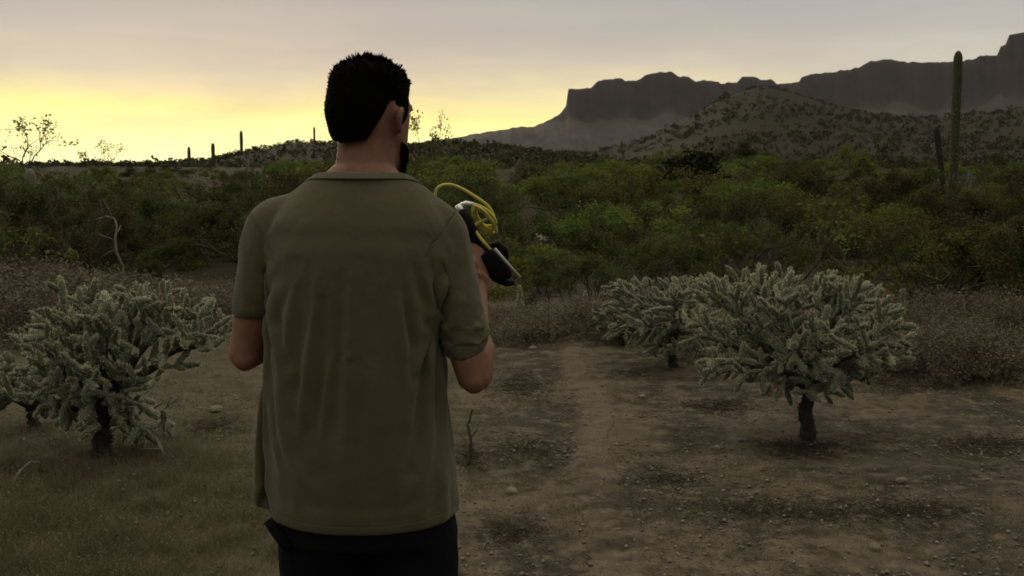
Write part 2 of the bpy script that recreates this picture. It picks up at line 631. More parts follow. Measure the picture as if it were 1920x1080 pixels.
# ------------------------------------------------------------------ the man
M['skin'] = simple_mat('skin', (0.235, 0.120, 0.076), rough=0.6, spec=0.3, var=(0.165, 0.075, 0.045), var_scale=14, bump=0.15, bump_scale=160)
M['hair'] = simple_mat('black_hair', (0.0025, 0.0022, 0.002), rough=0.85, spec=0.03)
M['black_cloth'] = simple_mat('black_cloth', (0.006, 0.006, 0.008), rough=0.95, spec=0.1, bump=0.3, bump_scale=300)
M['olive_cotton'] = simple_mat('olive_cotton', (0.093, 0.085, 0.050), rough=0.95, spec=0.05, var=(0.076, 0.070, 0.041), var_scale=7, bump=0.25, bump_scale=420, sheen=0.15)
M['shoe'] = simple_mat('shoe_leather', (0.05, 0.04, 0.03), rough=0.6, var=(0.03, 0.025, 0.02))
M['eye_white'] = simple_mat('eye_white', (0.42, 0.39, 0.36), rough=0.3, spec=0.5)
M['black_plastic'] = simple_mat('black_plastic', (0.004, 0.004, 0.0045), rough=0.7, spec=0.15, bump=0.1, bump_scale=200)
M['steel'] = simple_mat('bright_metal', (0.75, 0.75, 0.74), rough=0.3, spec=0.6)
M['steel'].node_tree.nodes['Principled BSDF'].inputs['Metallic'].default_value = 0.6
M['yellow_cord'] = simple_mat('yellow_cord', (0.58, 0.54, 0.11), rough=0.6, var=(0.46, 0.42, 0.09), var_scale=60)
M['pale_rod'] = simple_mat('pale_rod', (0.48, 0.46, 0.38), rough=0.5)

MAN = Vector((-0.311, 2.30, 0.0))
MAN.z = gz(MAN.x, MAN.y)


def loft_bm(bm, secs, sides=28, power=2.0):
    """closed loft through sections (centre, rx, ry, axis_x, axis_y)"""
    rings = []
    for c, rx, ry, ax, ay in secs:
        c, ax, ay = Vector(c), Vector(ax), Vector(ay)
        ring = []
        for i in range(sides):
            t_ = 2 * math.pi * i / sides
            ct, st = math.cos(t_), math.sin(t_)
            e = 2.0 / power
            ring.append(bm.verts.new(c + ax * (rx * math.copysign(abs(ct) ** e, ct)) + ay * (ry * math.copysign(abs(st) ** e, st))))
        rings.append(ring)
    for a, b in zip(rings[:-1], rings[1:]):
        for i in range(sides):
            bm.faces.new((a[i], a[(i + 1) % sides], b[(i + 1) % sides], b[i]))
    bm.faces.new(rings[0][::-1])
    bm.faces.new(rings[-1])


def limb_bm(bm, pts, radii, sides=16, flat_=1.0, side_axis=None, round_=True):
    """a tapering limb through joints, sampled smoothly, with rounded ends"""
    P = [Vector(p) for p in pts]
    n = len(P)
    Q, Rr = [], []
    for i in range(n - 1):
        p0 = P[max(i - 1, 0)]; p1 = P[i]; p2 = P[i + 1]; p3 = P[min(i + 2, n - 1)]
        for s in range(5):
            t_ = s / 5
            q = 0.5 * ((2 * p1) + (p2 - p0) * t_ + (2 * p0 - 5 * p1 + 4 * p2 - p3) * t_ ** 2 + (3 * p1 - p0 - 3 * p2 + p3) * t_ ** 3)
            Q.append(q); Rr.append(radii[i] * (1 - t_) + radii[i + 1] * t_)
    Q.append(P[-1]); Rr.append(radii[-1])
    if round_:
        d0, d1 = (Q[0] - Q[1]).normalized(), (Q[-1] - Q[-2]).normalized()
        r0, r1 = Rr[0], Rr[-1]
        Q = [Q[0] + d0 * r0 * 0.85, Q[0] + d0 * r0 * 0.5] + Q + [Q[-1] + d1 * r1 * 0.5, Q[-1] + d1 * r1 * 0.85]
        Rr = [r0 * 0.5, r0 * 0.86] + Rr + [r1 * 0.86, r1 * 0.5]
    secs = []
    a = None
    for i in range(len(Q)):
        d = (Q[min(i + 1, len(Q) - 1)] - Q[max(i - 1, 0)]).normalized()
        if a is None:
            ref = Vector(side_axis) if side_axis is not None else (Vector((1, 0, 0)) if abs(d.x) < 0.9 else Vector((0, 1, 0)))
            a = (ref - d * ref.dot(d)).normalized()
        else:
            a = (a - d * a.dot(d)).normalized()
        b = d.cross(a)
        secs.append((Q[i], Rr[i], Rr[i] * flat_, a, b))
    loft_bm(bm, secs, sides)


def ball_bm(bm, c, r, rot=None):
    m = Matrix.Translation(Vector(c)) @ (rot.to_4x4() if rot is not None else Matrix.Identity(4)) @ Matrix.Diagonal((*r, 1))
    bmesh.ops.create_icosphere(bm, subdivisions=3, radius=1.0, matrix=m)


def evaluated_mesh(o):
    dg = bpy.context.evaluated_depsgraph_get()
    return bpy.data.meshes.new_from_object(o.evaluated_get(dg), depsgraph=dg)


def fuse(bm, name, voxel, smooth_it=4, fac=0.5):
    """union of the closed pieces in bm as one continuous skin"""
    bmesh.ops.recalc_face_normals(bm, faces=bm.faces)
    me = bpy.data.meshes.new(name + '_raw')
    bm.to_mesh(me); bm.free()
    o_ = bpy.data.objects.new(name + '_raw', me)
    COL.objects.link(o_)
    md = o_.modifiers.new('r', 'REMESH'); md.mode = 'VOXEL'; md.voxel_size = voxel; md.use_smooth_shade = True
    if smooth_it:
        sm = o_.modifiers.new('s', 'SMOOTH'); sm.iterations = smooth_it; sm.factor = fac
    out = evaluated_mesh(o_)
    out.name = name
    bpy.data.objects.remove(o_); bpy.data.meshes.remove(me)
    return out


X3, Y3, Z3 = (1, 0, 0), (0, 1, 0), (0, 0, 1)
# joints, in the man's own frame: x to his right, y ahead, z up
SH_R, EL_R, WR_R = Vector((0.150, 0.0, 1.437)), Vector((0.232, -0.035, 1.135)), Vector((0.238, 0.145, 1.315))
SH_L, EL_L, WR_L = Vector((-0.186, 0.005, 1.440)), Vector((-0.254, 0.010, 1.175)), Vector((-0.165, 0.240, 1.215))
HEAD = Vector((0.014, 0.035, 1.673))
HEAD_ROT = Matrix.Rotation(R(-29), 3, 'Z') @ Matrix.Rotation(R(-4), 3, 'X')
torso = [(0.80, .150, .105, .0), (0.86, .172, .126, -.008), (0.93, .178, .130, -.012), (1.02, .162, .122, -.002), (1.12, .160, .122, .0),
         (1.22, .168, .126, .0), (1.32, .182, .130, -.006), (1.40, .188, .122, -.010), (1.45, .182, .106, -.012), (1.485, .155, .090, -.010),
         (1.515, .128, .076, -.004), (1.545, .086, .066, .002), (1.57, .062, .060, .006)]


def shift(z):
    return -.016 * float(sstep(1.46, 1.2, z))


def build_body():
    bm = bmesh.new()
    loft_bm(bm, [((shift(z), cy, z), rx, ry, X3, Y3) for z, rx, ry, cy in torso], 32, 2.3)
    limb_bm(bm, [(0, .0, 1.46), (0.004, .012, 1.56), (0.010, .026, 1.64)], [.068, .0625, .0615])
    for s, sh, el, wr in ((1, SH_R, EL_R, WR_R), (-1, SH_L, EL_L, WR_L)):
        limb_bm(bm, [sh + Vector((-s * .05, 0, .005)), sh, sh.lerp(el, .35), sh.lerp(el, .75), el], [.050, .055, .050, .043, .037])
        ball_bm(bm, el + Vector((0, -.012, -.010)), (.026, .026, .028))
        limb_bm(bm, [el, el.lerp(wr, .25), el.lerp(wr, .65), wr], [.039, .042, .033, .025], flat_=0.9)
        limb_bm(bm, [(s * .09, -.005, .90), (s * .10, .0, .70), (s * .105, .012, .50), (s * .105, .0, .34), (s * .108, -.01, .08)],
                [.092, .082, .058, .056, .040])
        limb_bm(bm, [(s * .108, -.03, .045), (s * .115, .06, .045), (s * .125, .16, .03)], [.04, .042, .03], flat_=0.8)
    # the head
    hs = [(-.122, .024, .022, .072), (-.112, .038, .042, .056), (-.088, .054, .066, .030), (-.045, .066, .084, .010), (0, .072, .093, .002),
          (.03, .075, .097, -.004), (.06, .071, .091, -.007), (.082, .059, .077, -.009), (.097, .038, .050, -.010), (.105, .012, .016, -.010)]
    H = HEAD_ROT
    loft_bm(bm, [(HEAD + H @ Vector((0, cy, z)), rx, ry, H @ Vector(X3), H @ Vector(Y3)) for z, rx, ry, cy in hs], 32, 2.1)
    limb_bm(bm, [HEAD + H @ Vector(p) for p in ((0, .090, .012), (0, .103, -.012), (0, .112, -.034))], [.009, .011, .015])
    limb_bm(bm, [HEAD + H @ Vector(p) for p in ((-.045, .076, .026), (0, .092, .028), (.045, .076, .026))], [.009, .010, .009])
    limb_bm(bm, [HEAD + H @ Vector(p) for p in ((-.022, .086, -.068), (0, .094, -.066), (.022, .086, -.068))], [.006, .008, .006])
    limb_bm(bm, [HEAD + H @ Vector(p) for p in ((-.020, .084, -.080), (0, .092, -.080), (.020, .084, -.080))], [.006, .008, .006])
    ball_bm(bm, HEAD + H @ Vector((0, .082, -.108)), (.022, .016, .016))
    for s in (1, -1):
        # ear: rim and lobe
        e0 = Vector((s * .076, -.008, -.012))
        rim = [HEAD + H @ (e0 + Vector(p) * .66) for p in ((0, .010, .018), (s * .010, .004, .032), (s * .018, -.012, .034), (s * .020, -.022, .016),
                                                     (s * .016, -.018, -.008), (s * .008, -.006, -.026), (s * .002, .006, -.030))]
        limb_bm(bm, rim, [.006, .0065, .0065, .006, .006, .0075, .007], 8)
        ball_bm(bm, HEAD + H @ (e0 + Vector((s * .006, -.006, .004))), (.005, .012, .021), H)
    # the right hand grips the tool, thumb up; the left hand is loosely curled
    hand(bm, WR_R, (WR_R - EL_R).normalized(), Vector((-0.75, 0.50, -0.35)), 1, 1.0)
    hand(bm, WR_L, (WR_L - EL_L).normalized(), Vector((0.55, 0.10, -0.8)), -1, 0.7)
    return fuse(bm, 'person_body', 0.0048, 3)


def hand(bm, wr, d, palm, side, curl):
    """d: from wrist to knuckles; palm: the way the palm faces"""
    d = d.normalized()
    palm = (palm - d * palm.dot(d)).normalized()
    across = d.cross(palm).normalized() * side          # towards the thumb
    limb_bm(bm, [wr, wr + d * .03, wr + d * .085], [.027, .034, .038], 14, 0.42, across)
    lens = [.042, .047, .044, .034]
    for i in range(4):
        k = wr + d * (.088 - .004 * abs(i - 1)) + across * (.030 - .020 * i)
        pts, a_, L = [k - d * .02, k], 0.0, lens[i]
        p = k.copy()
        for j, f_ in enumerate((1.0, .68, .52)):
            a_ += curl * (1.15, 1.25, .8)[j]
            p = p + (d * math.cos(a_) + palm * math.sin(a_)) * L * f_
            pts.append(p.copy())
        limb_bm(bm, pts, [.0095, .0098, .0088, .0082, .0070], 10)
    t0 = wr + d * .028 + across * .028
    t1 = t0 + (across * .7 + d * .6 + palm * .35).normalized() * .040
    t2 = t1 + (d * .7 + palm * .7 * curl + across * .1).normalized() * .032
    t3 = t2 + (d * .4 + palm * .9 * curl - across * .35).normalized() * .026
    limb_bm(bm, [t0, t1, t2, t3], [.015, .0125, .0105, .0085], 10)


def build_shirt_raw():
    """the oversized shirt cut with the arms held out, then its sleeves swung down onto the arms"""
    bm = bmesh.new()
    secs = [(0.762, .200, .176, -.020), (0.90, .197, .176, -.020), (1.05, .196, .176, -.018), (1.20, .198, .174, -.016), (1.32, .208, .170, -.012),
            (1.40, .206, .144, -.012), (1.455, .192, .118, -.012), (1.495, .166, .100, -.010), (1.525, .136, .088, -.002), (1.552, .096, .078, .006), (1.60, .080, .074, .01)]
    loft_bm(bm, [((shift(z), cy, z), rx, ry, X3, Y3) for z, rx, ry, cy in secs], 40, 2.35)
    arms = []
    for s, sh, el, k in ((1, SH_R, EL_R, 1.04), (-1, SH_L, EL_L, .74)):
        ln = (el - sh).length
        d = Vector((s * math.sin(R(58)), 0.0, -math.cos(R(58))))
        e = sh + d * ln * k
        limb_bm(bm, [sh - Vector((s * .09, 0, -.0)), sh + d * .01, sh + d * ln * .45, e + d * .03], [.058, .066, .070, .074], 24, 1.0, None, False)
        arms.append((sh, e, d, (el - sh).normalized()))
    me = fuse(bm, 'shirt_raw', 0.0126, 6)
    bm = bmesh.new(); bm.from_mesh(me)
    kill = []
    for f in bm.faces:
        c = f.calc_center_median()
        if c.z < 0.840 - .004 * math.exp(-((c.x + .01) / .09) ** 2) or (abs(c.x) < 0.13 and c.z > 1.560 - 0.45 * max(c.y + .03, 0)):
            kill.append(f); continue
        for sh, e, d, dn in arms:
            if (c - e).length < 0.14 and (c - e).dot(d) > 0.0:
                kill.append(f); break
    bmesh.ops.delete(bm, geom=kill, context='FACES')
    for it in range(6):
        for v in [v for v in bm.verts if v.is_boundary]:
            nb = [e_.other_vert(v) for e_ in v.link_edges if e_.is_boundary]
            if len(nb) == 2:
                v.co = v.co * 0.5 + (nb[0].co + nb[1].co) * 0.25
    bm.to_mesh(me); bm.free()
    rest = np.empty(len(me.vertices) * 3, np.float32); me.vertices.foreach_get('co', rest)
    rest = rest.reshape(-1, 3).astype(float)
    posed = rest.copy()
    seam = np.full(len(rest), 9.0)
    for sh, e, d, dn in arms:
        rel = rest - np.array(sh)
        t_ = rel @ np.array(d)
        dist = np.linalg.norm(rel - t_[:, None] * np.array(d), axis=1)
        wgt = sstep(-.02, .09, t_) * (1 - sstep(.092, .125, dist))
        ax, ang_ = d.cross(dn).normalized(), d.angle(dn)
        K = np.array([[0, -ax.z, ax.y], [ax.z, 0, -ax.x], [-ax.y, ax.x, 0]])
        a_ = (wgt * ang_)[:, None]
        kr = rel @ K.T
        kkr = kr @ K.T
        posed += (np.sin(a_) * kr + (1 - np.cos(a_)) * kkr)
        seam = np.where((dist < .125) & (np.sign(sh.x) * rest[:, 0] > .05), t_ - .012 + .10 * (rest[:, 2] - sh.z) * .3, seam)
    return me, posed, seam


def drape(shirt_me, posed, body_me, frames=34):
    """lets the shirt fall onto the body"""
    bm = bmesh.new()
    bm.from_mesh(body_me)
    bmesh.ops.delete(bm, geom=[v for v in bm.verts if v.co.z < 0.9 or v.co.z > 1.66 or v.co.y > .16], context='VERTS')
    low = bpy.data.meshes.new('collider'); bm.to_mesh(low); bm.free()
    bo = bpy.data.objects.new('collider', low)
    COL.objects.link(bo)
    dm = bo.modifiers.new('d', 'DECIMATE'); dm.ratio = 0.10
    low2 = evaluated_mesh(bo)
    bm = bmesh.new(); bm.from_mesh(low2)
    hip_bm(bm, 14)
    bm.to_mesh(low2); bm.free()
    bo.modifiers.clear(); bo.data = low2
    bo.modifiers.new('c', 'COLLISION')
    bo.collision.thickness_outer = 0.004
    bo.collision.cloth_friction = 12
    so = bpy.data.objects.new('drape', shirt_me)
    COL.objects.link(so)
    vg = so.vertex_groups.new(name='pin')
    bm = bmesh.new(); bm.from_mesh(shirt_me); bm.verts.ensure_lookup_table()
    ring = [v.index for v in bm.verts if v.is_boundary and v.co.z > 1.45 and abs(v.co.x) < .12]
    bm.free()
    vg.add(ring, 1.0, 'REPLACE')
    rest_key = so.shape_key_add(name='rest')
    pose_key = so.shape_key_add(name='posed')
    pose_key.data.foreach_set('co', posed.astype(np.float32).ravel())
    pose_key.value = 1.0
    cl = so.modifiers.new('cl', 'CLOTH')
    st = cl.settings
    st.rest_shape_key = rest_key
    st.quality = 5
    st.mass = 0.22
    st.tension_stiffness = st.compression_stiffness = 18
    st.shear_stiffness = 6
    st.bending_stiffness = 0.12
    st.tension_damping = st.compression_damping = 8
    st.air_damping = 2.0
    st.vertex_group_mass = 'pin'
    cl.collision_settings.collision_quality = 2
    cl.collision_settings.distance_min = 0.004
    cl.collision_settings.use_self_collision = False
    cl.point_cache.frame_start = 1
    cl.point_cache.frame_end = frames + 2
    for f_ in range(1, frames + 1):
        scene.frame_set(f_)
    out = evaluated_mesh(so)
    bpy.data.objects.remove(so)
    bpy.data.objects.remove(bo)
    scene.frame_set(1)
    return out


def deepen_folds(me, gain):
    """exaggerates the draped folds: moves each point away from the smoothed cloth"""
    n = len(me.vertices)
    v = np.empty(n * 3, np.float32); me.vertices.foreach_get('co', v); v = v.reshape(-1, 3).astype(float)
    e = np.empty(len(me.edges) * 2, np.int32); me.edges.foreach_get('vertices', e); e = e.reshape(-1, 2)
    deg = np.bincount(e.ravel(), minlength=n)[:, None].astype(float)

    def lap(p, it, f_):
        p = p.copy()
        for _ in range(it):
            s_ = np.zeros_like(p)
            np.add.at(s_, e[:, 0], p[e[:, 1]]); np.add.at(s_, e[:, 1], p[e[:, 0]])
            p = p * (1 - f_) + s_ / np.maximum(deg, 1) * f_
        return p
    fine_ = lap(v, 3, .5)
    soft = v
    for _ in range(80):                            # smooths without shrinking the cloth
        soft = lap(lap(soft, 1, .60), 1, -.63)
    d = fine_ - soft
    L = np.linalg.norm(d, axis=1, keepdims=True)
    d *= np.minimum(1, .006 / np.maximum(L, 1e-6))
    wgt = sstep(1.52, 1.42, v[:, 2]) * sstep(.83, .88, v[:, 2]) * (1 - .75 * sstep(.165, .20, np.abs(v[:, 0])) * sstep(1.2, 1.3, v[:, 2]))
    out = fine_ + d * (gain * wgt)[:, None]
    # even out the cut edges
    cnt = np.zeros(len(me.edges), int)
    le = np.empty(len(me.loops), np.int32); me.loops.foreach_get('edge_index', le)
    np.add.at(cnt, le, 1)
    be = e[cnt == 1]
    bd = np.bincount(be.ravel(), minlength=n)
    on = bd == 2
    for _ in range(10):
        s_ = np.zeros_like(out)
        np.add.at(s_, be[:, 0], out[be[:, 1]]); np.add.at(s_, be[:, 1], out[be[:, 0]])
        out[on] = out[on] * .5 + s_[on] * .25
    me.vertices.foreach_set('co', out.astype(np.float32).ravel())
    me.update()


def hem_attribute(me):
    """how many edges each point lies from the cloth's rim: the stitched hem reads from it"""
    bm = bmesh.new(); bm.from_mesh(me); bm.verts.ensure_lookup_table()
    d = np.full(len(bm.verts), 9.0)
    cur = [v.index for v in bm.verts if v.is_boundary]
    k = 0
    while cur and k < 6:
        for i in cur: d[i] = k
        cur = list({e.other_vert(bm.verts[i]).index for i in cur for e in bm.verts[i].link_edges if d[e.other_vert(bm.verts[i]).index] > k + 1})
        k += 1
    bm.free()
    add_attr(me, 'rim', d)


def shirt_material():
    m = M['olive_cotton']
    k = NT.__new__(NT); k.t = m.node_tree
    p = k.t.nodes['Principled BSDF']
    rim = k.n('ShaderNodeAttribute', attribute_name='rim').outputs['Fac']
    band = k.smooth(rim, 1.6, 2.0, 1.0, 0.0)
    stitch = k.math('MULTIPLY', k.smooth(rim, 1.3, 1.6), k.smooth(rim, 1.6, 1.95, 1.0, 0.0))
    b1 = k.t.nodes['Bump']
    b2 = k.n('ShaderNodeBump'); b2.inputs['Strength'].default_value = 1.0; b2.inputs['Distance'].default_value = 0.004
    sm = k.math('ABSOLUTE', k.n('ShaderNodeAttribute', attribute_name='seam').outputs['Fac'])
    groove = k.smooth(sm, 0.0, 0.0045, 1.0, 0.0)
    co = k.n('ShaderNodeTexCoord').outputs['Object']
    crumple = k.math('MULTIPLY', k.noise(co, 16.0, 5.0, 0.6), 1.3)
    k.put(b2.inputs['Height'], k.math('ADD', crumple, k.math('SUBTRACT', k.math('SUBTRACT', band, stitch), groove)))
    k.put(b2.inputs['Normal'], b1.outputs[0])
    k.put(p.inputs['Normal'], b2.outputs[0])


shirt_material()


def build_man():
    root = tag(empty('person', MAN), 'man seen from behind in an olive T-shirt and black trousers holding a black tool', 'person')
    body_me = build_body()
    body_me.materials.clear(); body_me.materials.append(M['skin'])
    raw, posed, seam = build_shirt_raw()
    cloth = drape(raw, posed, body_me)
    cloth.name = 't_shirt'
    deepen_folds(cloth, 4.0)
    cloth.materials.clear(); cloth.materials.append(M['olive_cotton'])
    for p in cloth.polygons: p.use_smooth = True
    hem_attribute(cloth)
    add_attr(cloth, 'seam', seam)
    # under the cloth the body lies a little deeper than the surface the cloth rested on
    n_ = len(body_me.vertices)
    co = np.empty(n_ * 3, np.float32); body_me.vertices.foreach_get('co', co); co = co.reshape(-1, 3)
    no = np.empty(n_ * 3, np.float32); body_me.vertices.foreach_get('normal', no); no = no.reshape(-1, 3)
    deep = sstep(.80, .86, co[:, 2]) * sstep(1.545, 1.50, co[:, 2])
    for sh_, el_, k_ in ((SH_R, EL_R, .80), (SH_L, EL_L, .60)):
        d_ = np.array(el_ - sh_); t_ = (co - np.array(sh_)) @ d_ / (d_ @ d_)
        side_ = np.sign(sh_.x) * co[:, 0] > .17
        deep = np.where(side_ | (co[:, 1] > .13), deep * sstep(k_ + .08, k_ - .05, t_) * (co[:, 1] < .13), deep)
    co -= no * (deep * .009)[:, None].astype(np.float32)
    body_me.vertices.foreach_set('co', co.ravel())
    obj('body', body_me, root)
    sh = obj('t_shirt', cloth, root)
    sd = sh.modifiers.new('subdivide', 'SUBSURF'); sd.levels = sd.render_levels = 1
    so = sh.modifiers.new('thickness', 'SOLIDIFY'); so.thickness = 0.0022; so.offset = 1.0
    # ribbed collar along the neck edge
    bm = bmesh.new(); bm.from_mesh(cloth)
    edge = [e for e in bm.edges if e.is_boundary and e.verts[0].co.z > 1.45 and abs(e.verts[0].co.x) < .12]
    if edge:
        loop, cur, used = [], edge[0].verts[0], set()
        es = set(edge)
        while True:
            loop.append(cur.co.copy())
            nxt = None
            for e in cur.link_edges:
                if e in es and e not in used:
                    used.add(e); nxt = e.other_vert(cur); break
            if nxt is None: break
            cur = nxt
        L = np.array([list(v) for v in loop[:-1]])
        for it in range(8):
            L = L * 0.5 + 0.25 * (np.roll(L, 1, 0) + np.roll(L, -1, 0))
        c = L.mean(0)
        inward = (c - L); inward[:, 2] = 0
        inward /= np.linalg.norm(inward, axis=1, keepdims=True)
        n = len(L)
        prof = [(-.016, -.010, .0030), (-.010, -.006, .0048), (-.002, -.001, .0050), (.006, .003, .0040), (.008, .001, .0), (.0, -.006, .0), (-.010, -.013, .0)]
        rows = [L + inward * a + np.array([0, 0, b]) - inward * t_ for a, b, t_ in prof]
        v = np.concatenate(rows)
        i = np.arange(n); j = (i + 1) % n
        f = np.concatenate([np.stack([i + k * n, j + k * n, j + (k + 1) * n, i + (k + 1) * n], 1) for k in range(len(prof) - 1)])
        obj('collar', mesh_from('collar', v, f, M['olive_cotton'], None, True), sh)
    bm.free()
    trousers(root)
    head_parts(root)
    return root


def hip_bm(bm, sides=32):
    secs = [(0.78, .170, .128, -.008), (0.86, .184, .140, -.010), (0.93, .186, .140, -.012), (0.985, .178, .130, -.008)]
    loft_bm(bm, [((0, cy, z), rx, ry, X3, Y3) for z, rx, ry, cy in secs], sides, 2.4)


def trousers(root):
    bm = bmesh.new()
    hip_bm(bm)
    for s in (1, -1):
        limb_bm(bm, [(s * .088, -.005, .86), (s * .098, .0, .70), (s * .105, .012, .48), (s * .106, .0, .30), (s * .108, -.008, .08)],
                [.100, .096, .082, .078, .076], 20, 1.0, None, False)
    me = fuse(bm, 'trousers', 0.009, 4)
    v = np.empty(len(me.vertices) * 3, np.float32); me.vertices.foreach_get('co', v); v = v.reshape(-1, 3)
    nv = np.empty(len(me.vertices) * 3, np.float32); me.vertices.foreach_get('normal', nv); nv = nv.reshape(-1, 3)
    fold = (fbm(v[:, 2] * 9 + v[:, 0] * 6, np.arctan2(v[:, 1], np.abs(v[:, 0]) - .1) * 1.2, 3, 9) - .5) * .018
    v = v + nv * (fold * (v[:, 2] < .95))[:, None]
    me.vertices.foreach_set('co', v.ravel())
    me.materials.clear(); me.materials.append(M['black_cloth'])
    t_ = obj('trousers', me, root)
    # the flap that stands off his left hip
    mb = MB()
    mb.tube([(-.150, -.09, .780), (-.166, -.08, .797), (-.184, -.075, .818), (-.198, -.07, .834)], [.012, .014, .012, .010], 8)
    obj('pocket_flap', mb.mesh('pocket_flap', M['black_cloth'], True), t_)
    for s in (1, -1):
        bm = bmesh.new()
        limb_bm(bm, [(s * .108, -.045, .05), (s * .115, .05, .05), (s * .125, .17, .035)], [.050, .052, .038], 16, 0.85)
        bm2 = fuse(bm, 'shoe', 0.006, 2)
        w_ = np.empty(len(bm2.vertices) * 3, np.float32); bm2.vertices.foreach_get('co', w_); w_ = w_.reshape(-1, 3)
        w_[:, 2] = np.maximum(w_[:, 2], 0.0); bm2.vertices.foreach_set('co', w_.ravel())
        bm2.materials.clear(); bm2.materials.append(M['shoe'])
        obj('shoe', bm2, root)


def head_parts(root):
    g = np.random.default_rng(17)
    H = np.array(HEAD_ROT); c0 = np.array(HEAD)

    def skull(az_, el_):
        """point of the skull in head axes; az 0 = ahead"""
        ce = np.cos(el_)
        return np.stack([np.sin(az_) * ce * .0755, np.cos(az_) * ce * .0965 - .006, np.sin(el_) * .105], -1)

    def low_line(az_):
        """height of the hair's lower edge in head axes, by the angle from straight ahead"""
        a_ = np.degrees(np.abs((az_ + np.pi) % (2 * np.pi) - np.pi))
        return np.interp(a_, [0, 35, 60, 72, 80, 98, 108, 120, 138, 180], [.062, .055, .030, -.01, -.025, .024, .018, -.015, -.058, -.066])
    na, ne = 96, 40
    azs = np.linspace(0, 2 * np.pi, na, endpoint=False)
    rows = []
    for i in range(ne):
        k = i / (ne - 1)
        lo = low_line(azs)
        zt = lo + (0.105 - lo) * np.sin(k * np.pi / 2)
        el_ = np.arcsin(np.clip(zt / .105, -1, 1))
        p = skull(azs, el_)
        # below the equator the nape runs straight down into the neck
        below = zt < -0.02
        ce = np.where(below, 0.98 - 1.6 * np.clip(-zt - 0.02, 0, 1), np.cos(el_))
        p = np.stack([np.sin(azs) * ce * .0755, np.cos(azs) * ce * .0965 - .006, zt], -1)
        th = np.interp(k, [0, .06, .25, .7, 1], [-.004, .003, .0075, .012, .012])
        nrm = p / np.array([.0755, .0965, .105]) ** 2 * .01
        nrm /= np.linalg.norm(nrm, axis=1, keepdims=True)
        # thicker round the crown: flat top and square corners
        corner = 0.013 * np.exp(-((zt - .074) / .026) ** 2)
        rag = (fbm(azs * 5 + 3, np.full(na, k * 9), 3, 51) - .5) * .008
        p = p + nrm * (th + corner + rag * (k > .05))[:, None]
        rows.append(p)
    V = np.concatenate(rows + [np.array([[0, -.008, .112]])])
    i = np.arange(na); j = (i + 1) % na
    F4 = np.concatenate([np.stack([i + r_ * na, j + r_ * na, j + (r_ + 1) * na, i + (r_ + 1) * na], 1) for r_ in range(ne - 1)])
    mb = MB()
    mb.add(V @ H.T + c0, F4[:, ::-1])
    b = (ne - 1) * na
    mb.f.setdefault(3, []).append(np.stack([j + b, i + b, np.full(na, len(V) - 1)], 1)); mb.m.setdefault(3, []).append(np.zeros(na))
    # locks
    n = 3600
    ra, ca = g.integers(2, ne, n), g.integers(0, na, n)
    p = V[ra * na + ca]
    nrm = p / np.array([.0755, .0965, .105]) ** 2; nrm /= np.linalg.norm(nrm, axis=1, keepdims=True)
    clump = (fbm(azs[ca] * 4, ra * .35, 2, 53) - .5)
    topness = np.clip(p[:, 2] / .11, 0, 1)
    d = nrm * (.35 + .9 * topness ** 2)[:, None] + np.array([0, 0, -.5])[None] * (1 - topness)[:, None] + g.normal(size=(n, 3)) * .38
    d[:, 0] += clump * 1.6
    d /= np.linalg.norm(d, axis=1, keepdims=True)
    L = (g.uniform(.002, .005, n) * (.5 + 1.5 * topness ** 3 + 8.0 * np.clip(clump - .05, 0, 1) * topness ** 3))[:, None]
    sd = np.cross(d, g.normal(size=(n, 3))); sd /= np.linalg.norm(sd, axis=1, keepdims=True)
    wv = .0016
    v = np.stack([p - nrm * .003 - sd * wv, p - nrm * .003 + sd * wv, p + d * L * .6 + sd * wv * .7, p + d * L + nrm * .001, p + d * L * .6 - sd * wv * .7], 1).reshape(-1, 3)
    mb.add(v @ H.T + c0, np.arange(n * 5).reshape(-1, 5))
    obj('hair', mb.mesh('hair', M['hair'], False), root)
    # beard along the jaw
    n = 2600
    az_ = g.uniform(-1.5, 1.5, n)
    z_ = g.uniform(-.118, -.040, n)
    lim = np.interp(np.abs(az_), [0, .35, .55, 1.1, 1.5], [-.086, -.080, -.060, -.056, -.050])
    z_ = np.where(z_ > lim, lim - g.random(n) * .03, z_)
    hz = [-.122, -.112, -.088, -.045, 0]
    rx, ry, cy = (np.interp(z_, hz, q_) for q_ in ([.024, .038, .054, .066, .072], [.022, .042, .066, .084, .093], [.072, .056, .030, .010, .002]))
    p = np.stack([np.sin(az_) * rx, np.cos(az_) * ry + cy, z_], 1)
    nrm = np.stack([np.sin(az_), np.cos(az_), -.35 + 0 * az_], 1)
    d = nrm * .8 + np.array([0, 0, -.8]) + g.normal(size=(n, 3)) * .3
    d /= np.linalg.norm(d, axis=1, keepdims=True)
    L = g.uniform(.005, .011, n)[:, None]
    sd = np.cross(d, g.normal(size=(n, 3))); sd /= np.linalg.norm(sd, axis=1, keepdims=True)
    v = np.stack([p - nrm * .002 - sd * .0022, p - nrm * .002 + sd * .0022, p + d * L], 1).reshape(-1, 3)
    mb = MB(); mb.add(v @ H.T + c0, np.arange(n * 3).reshape(-1, 3))
    obj('beard', mb.mesh('beard', M['hair']), root)
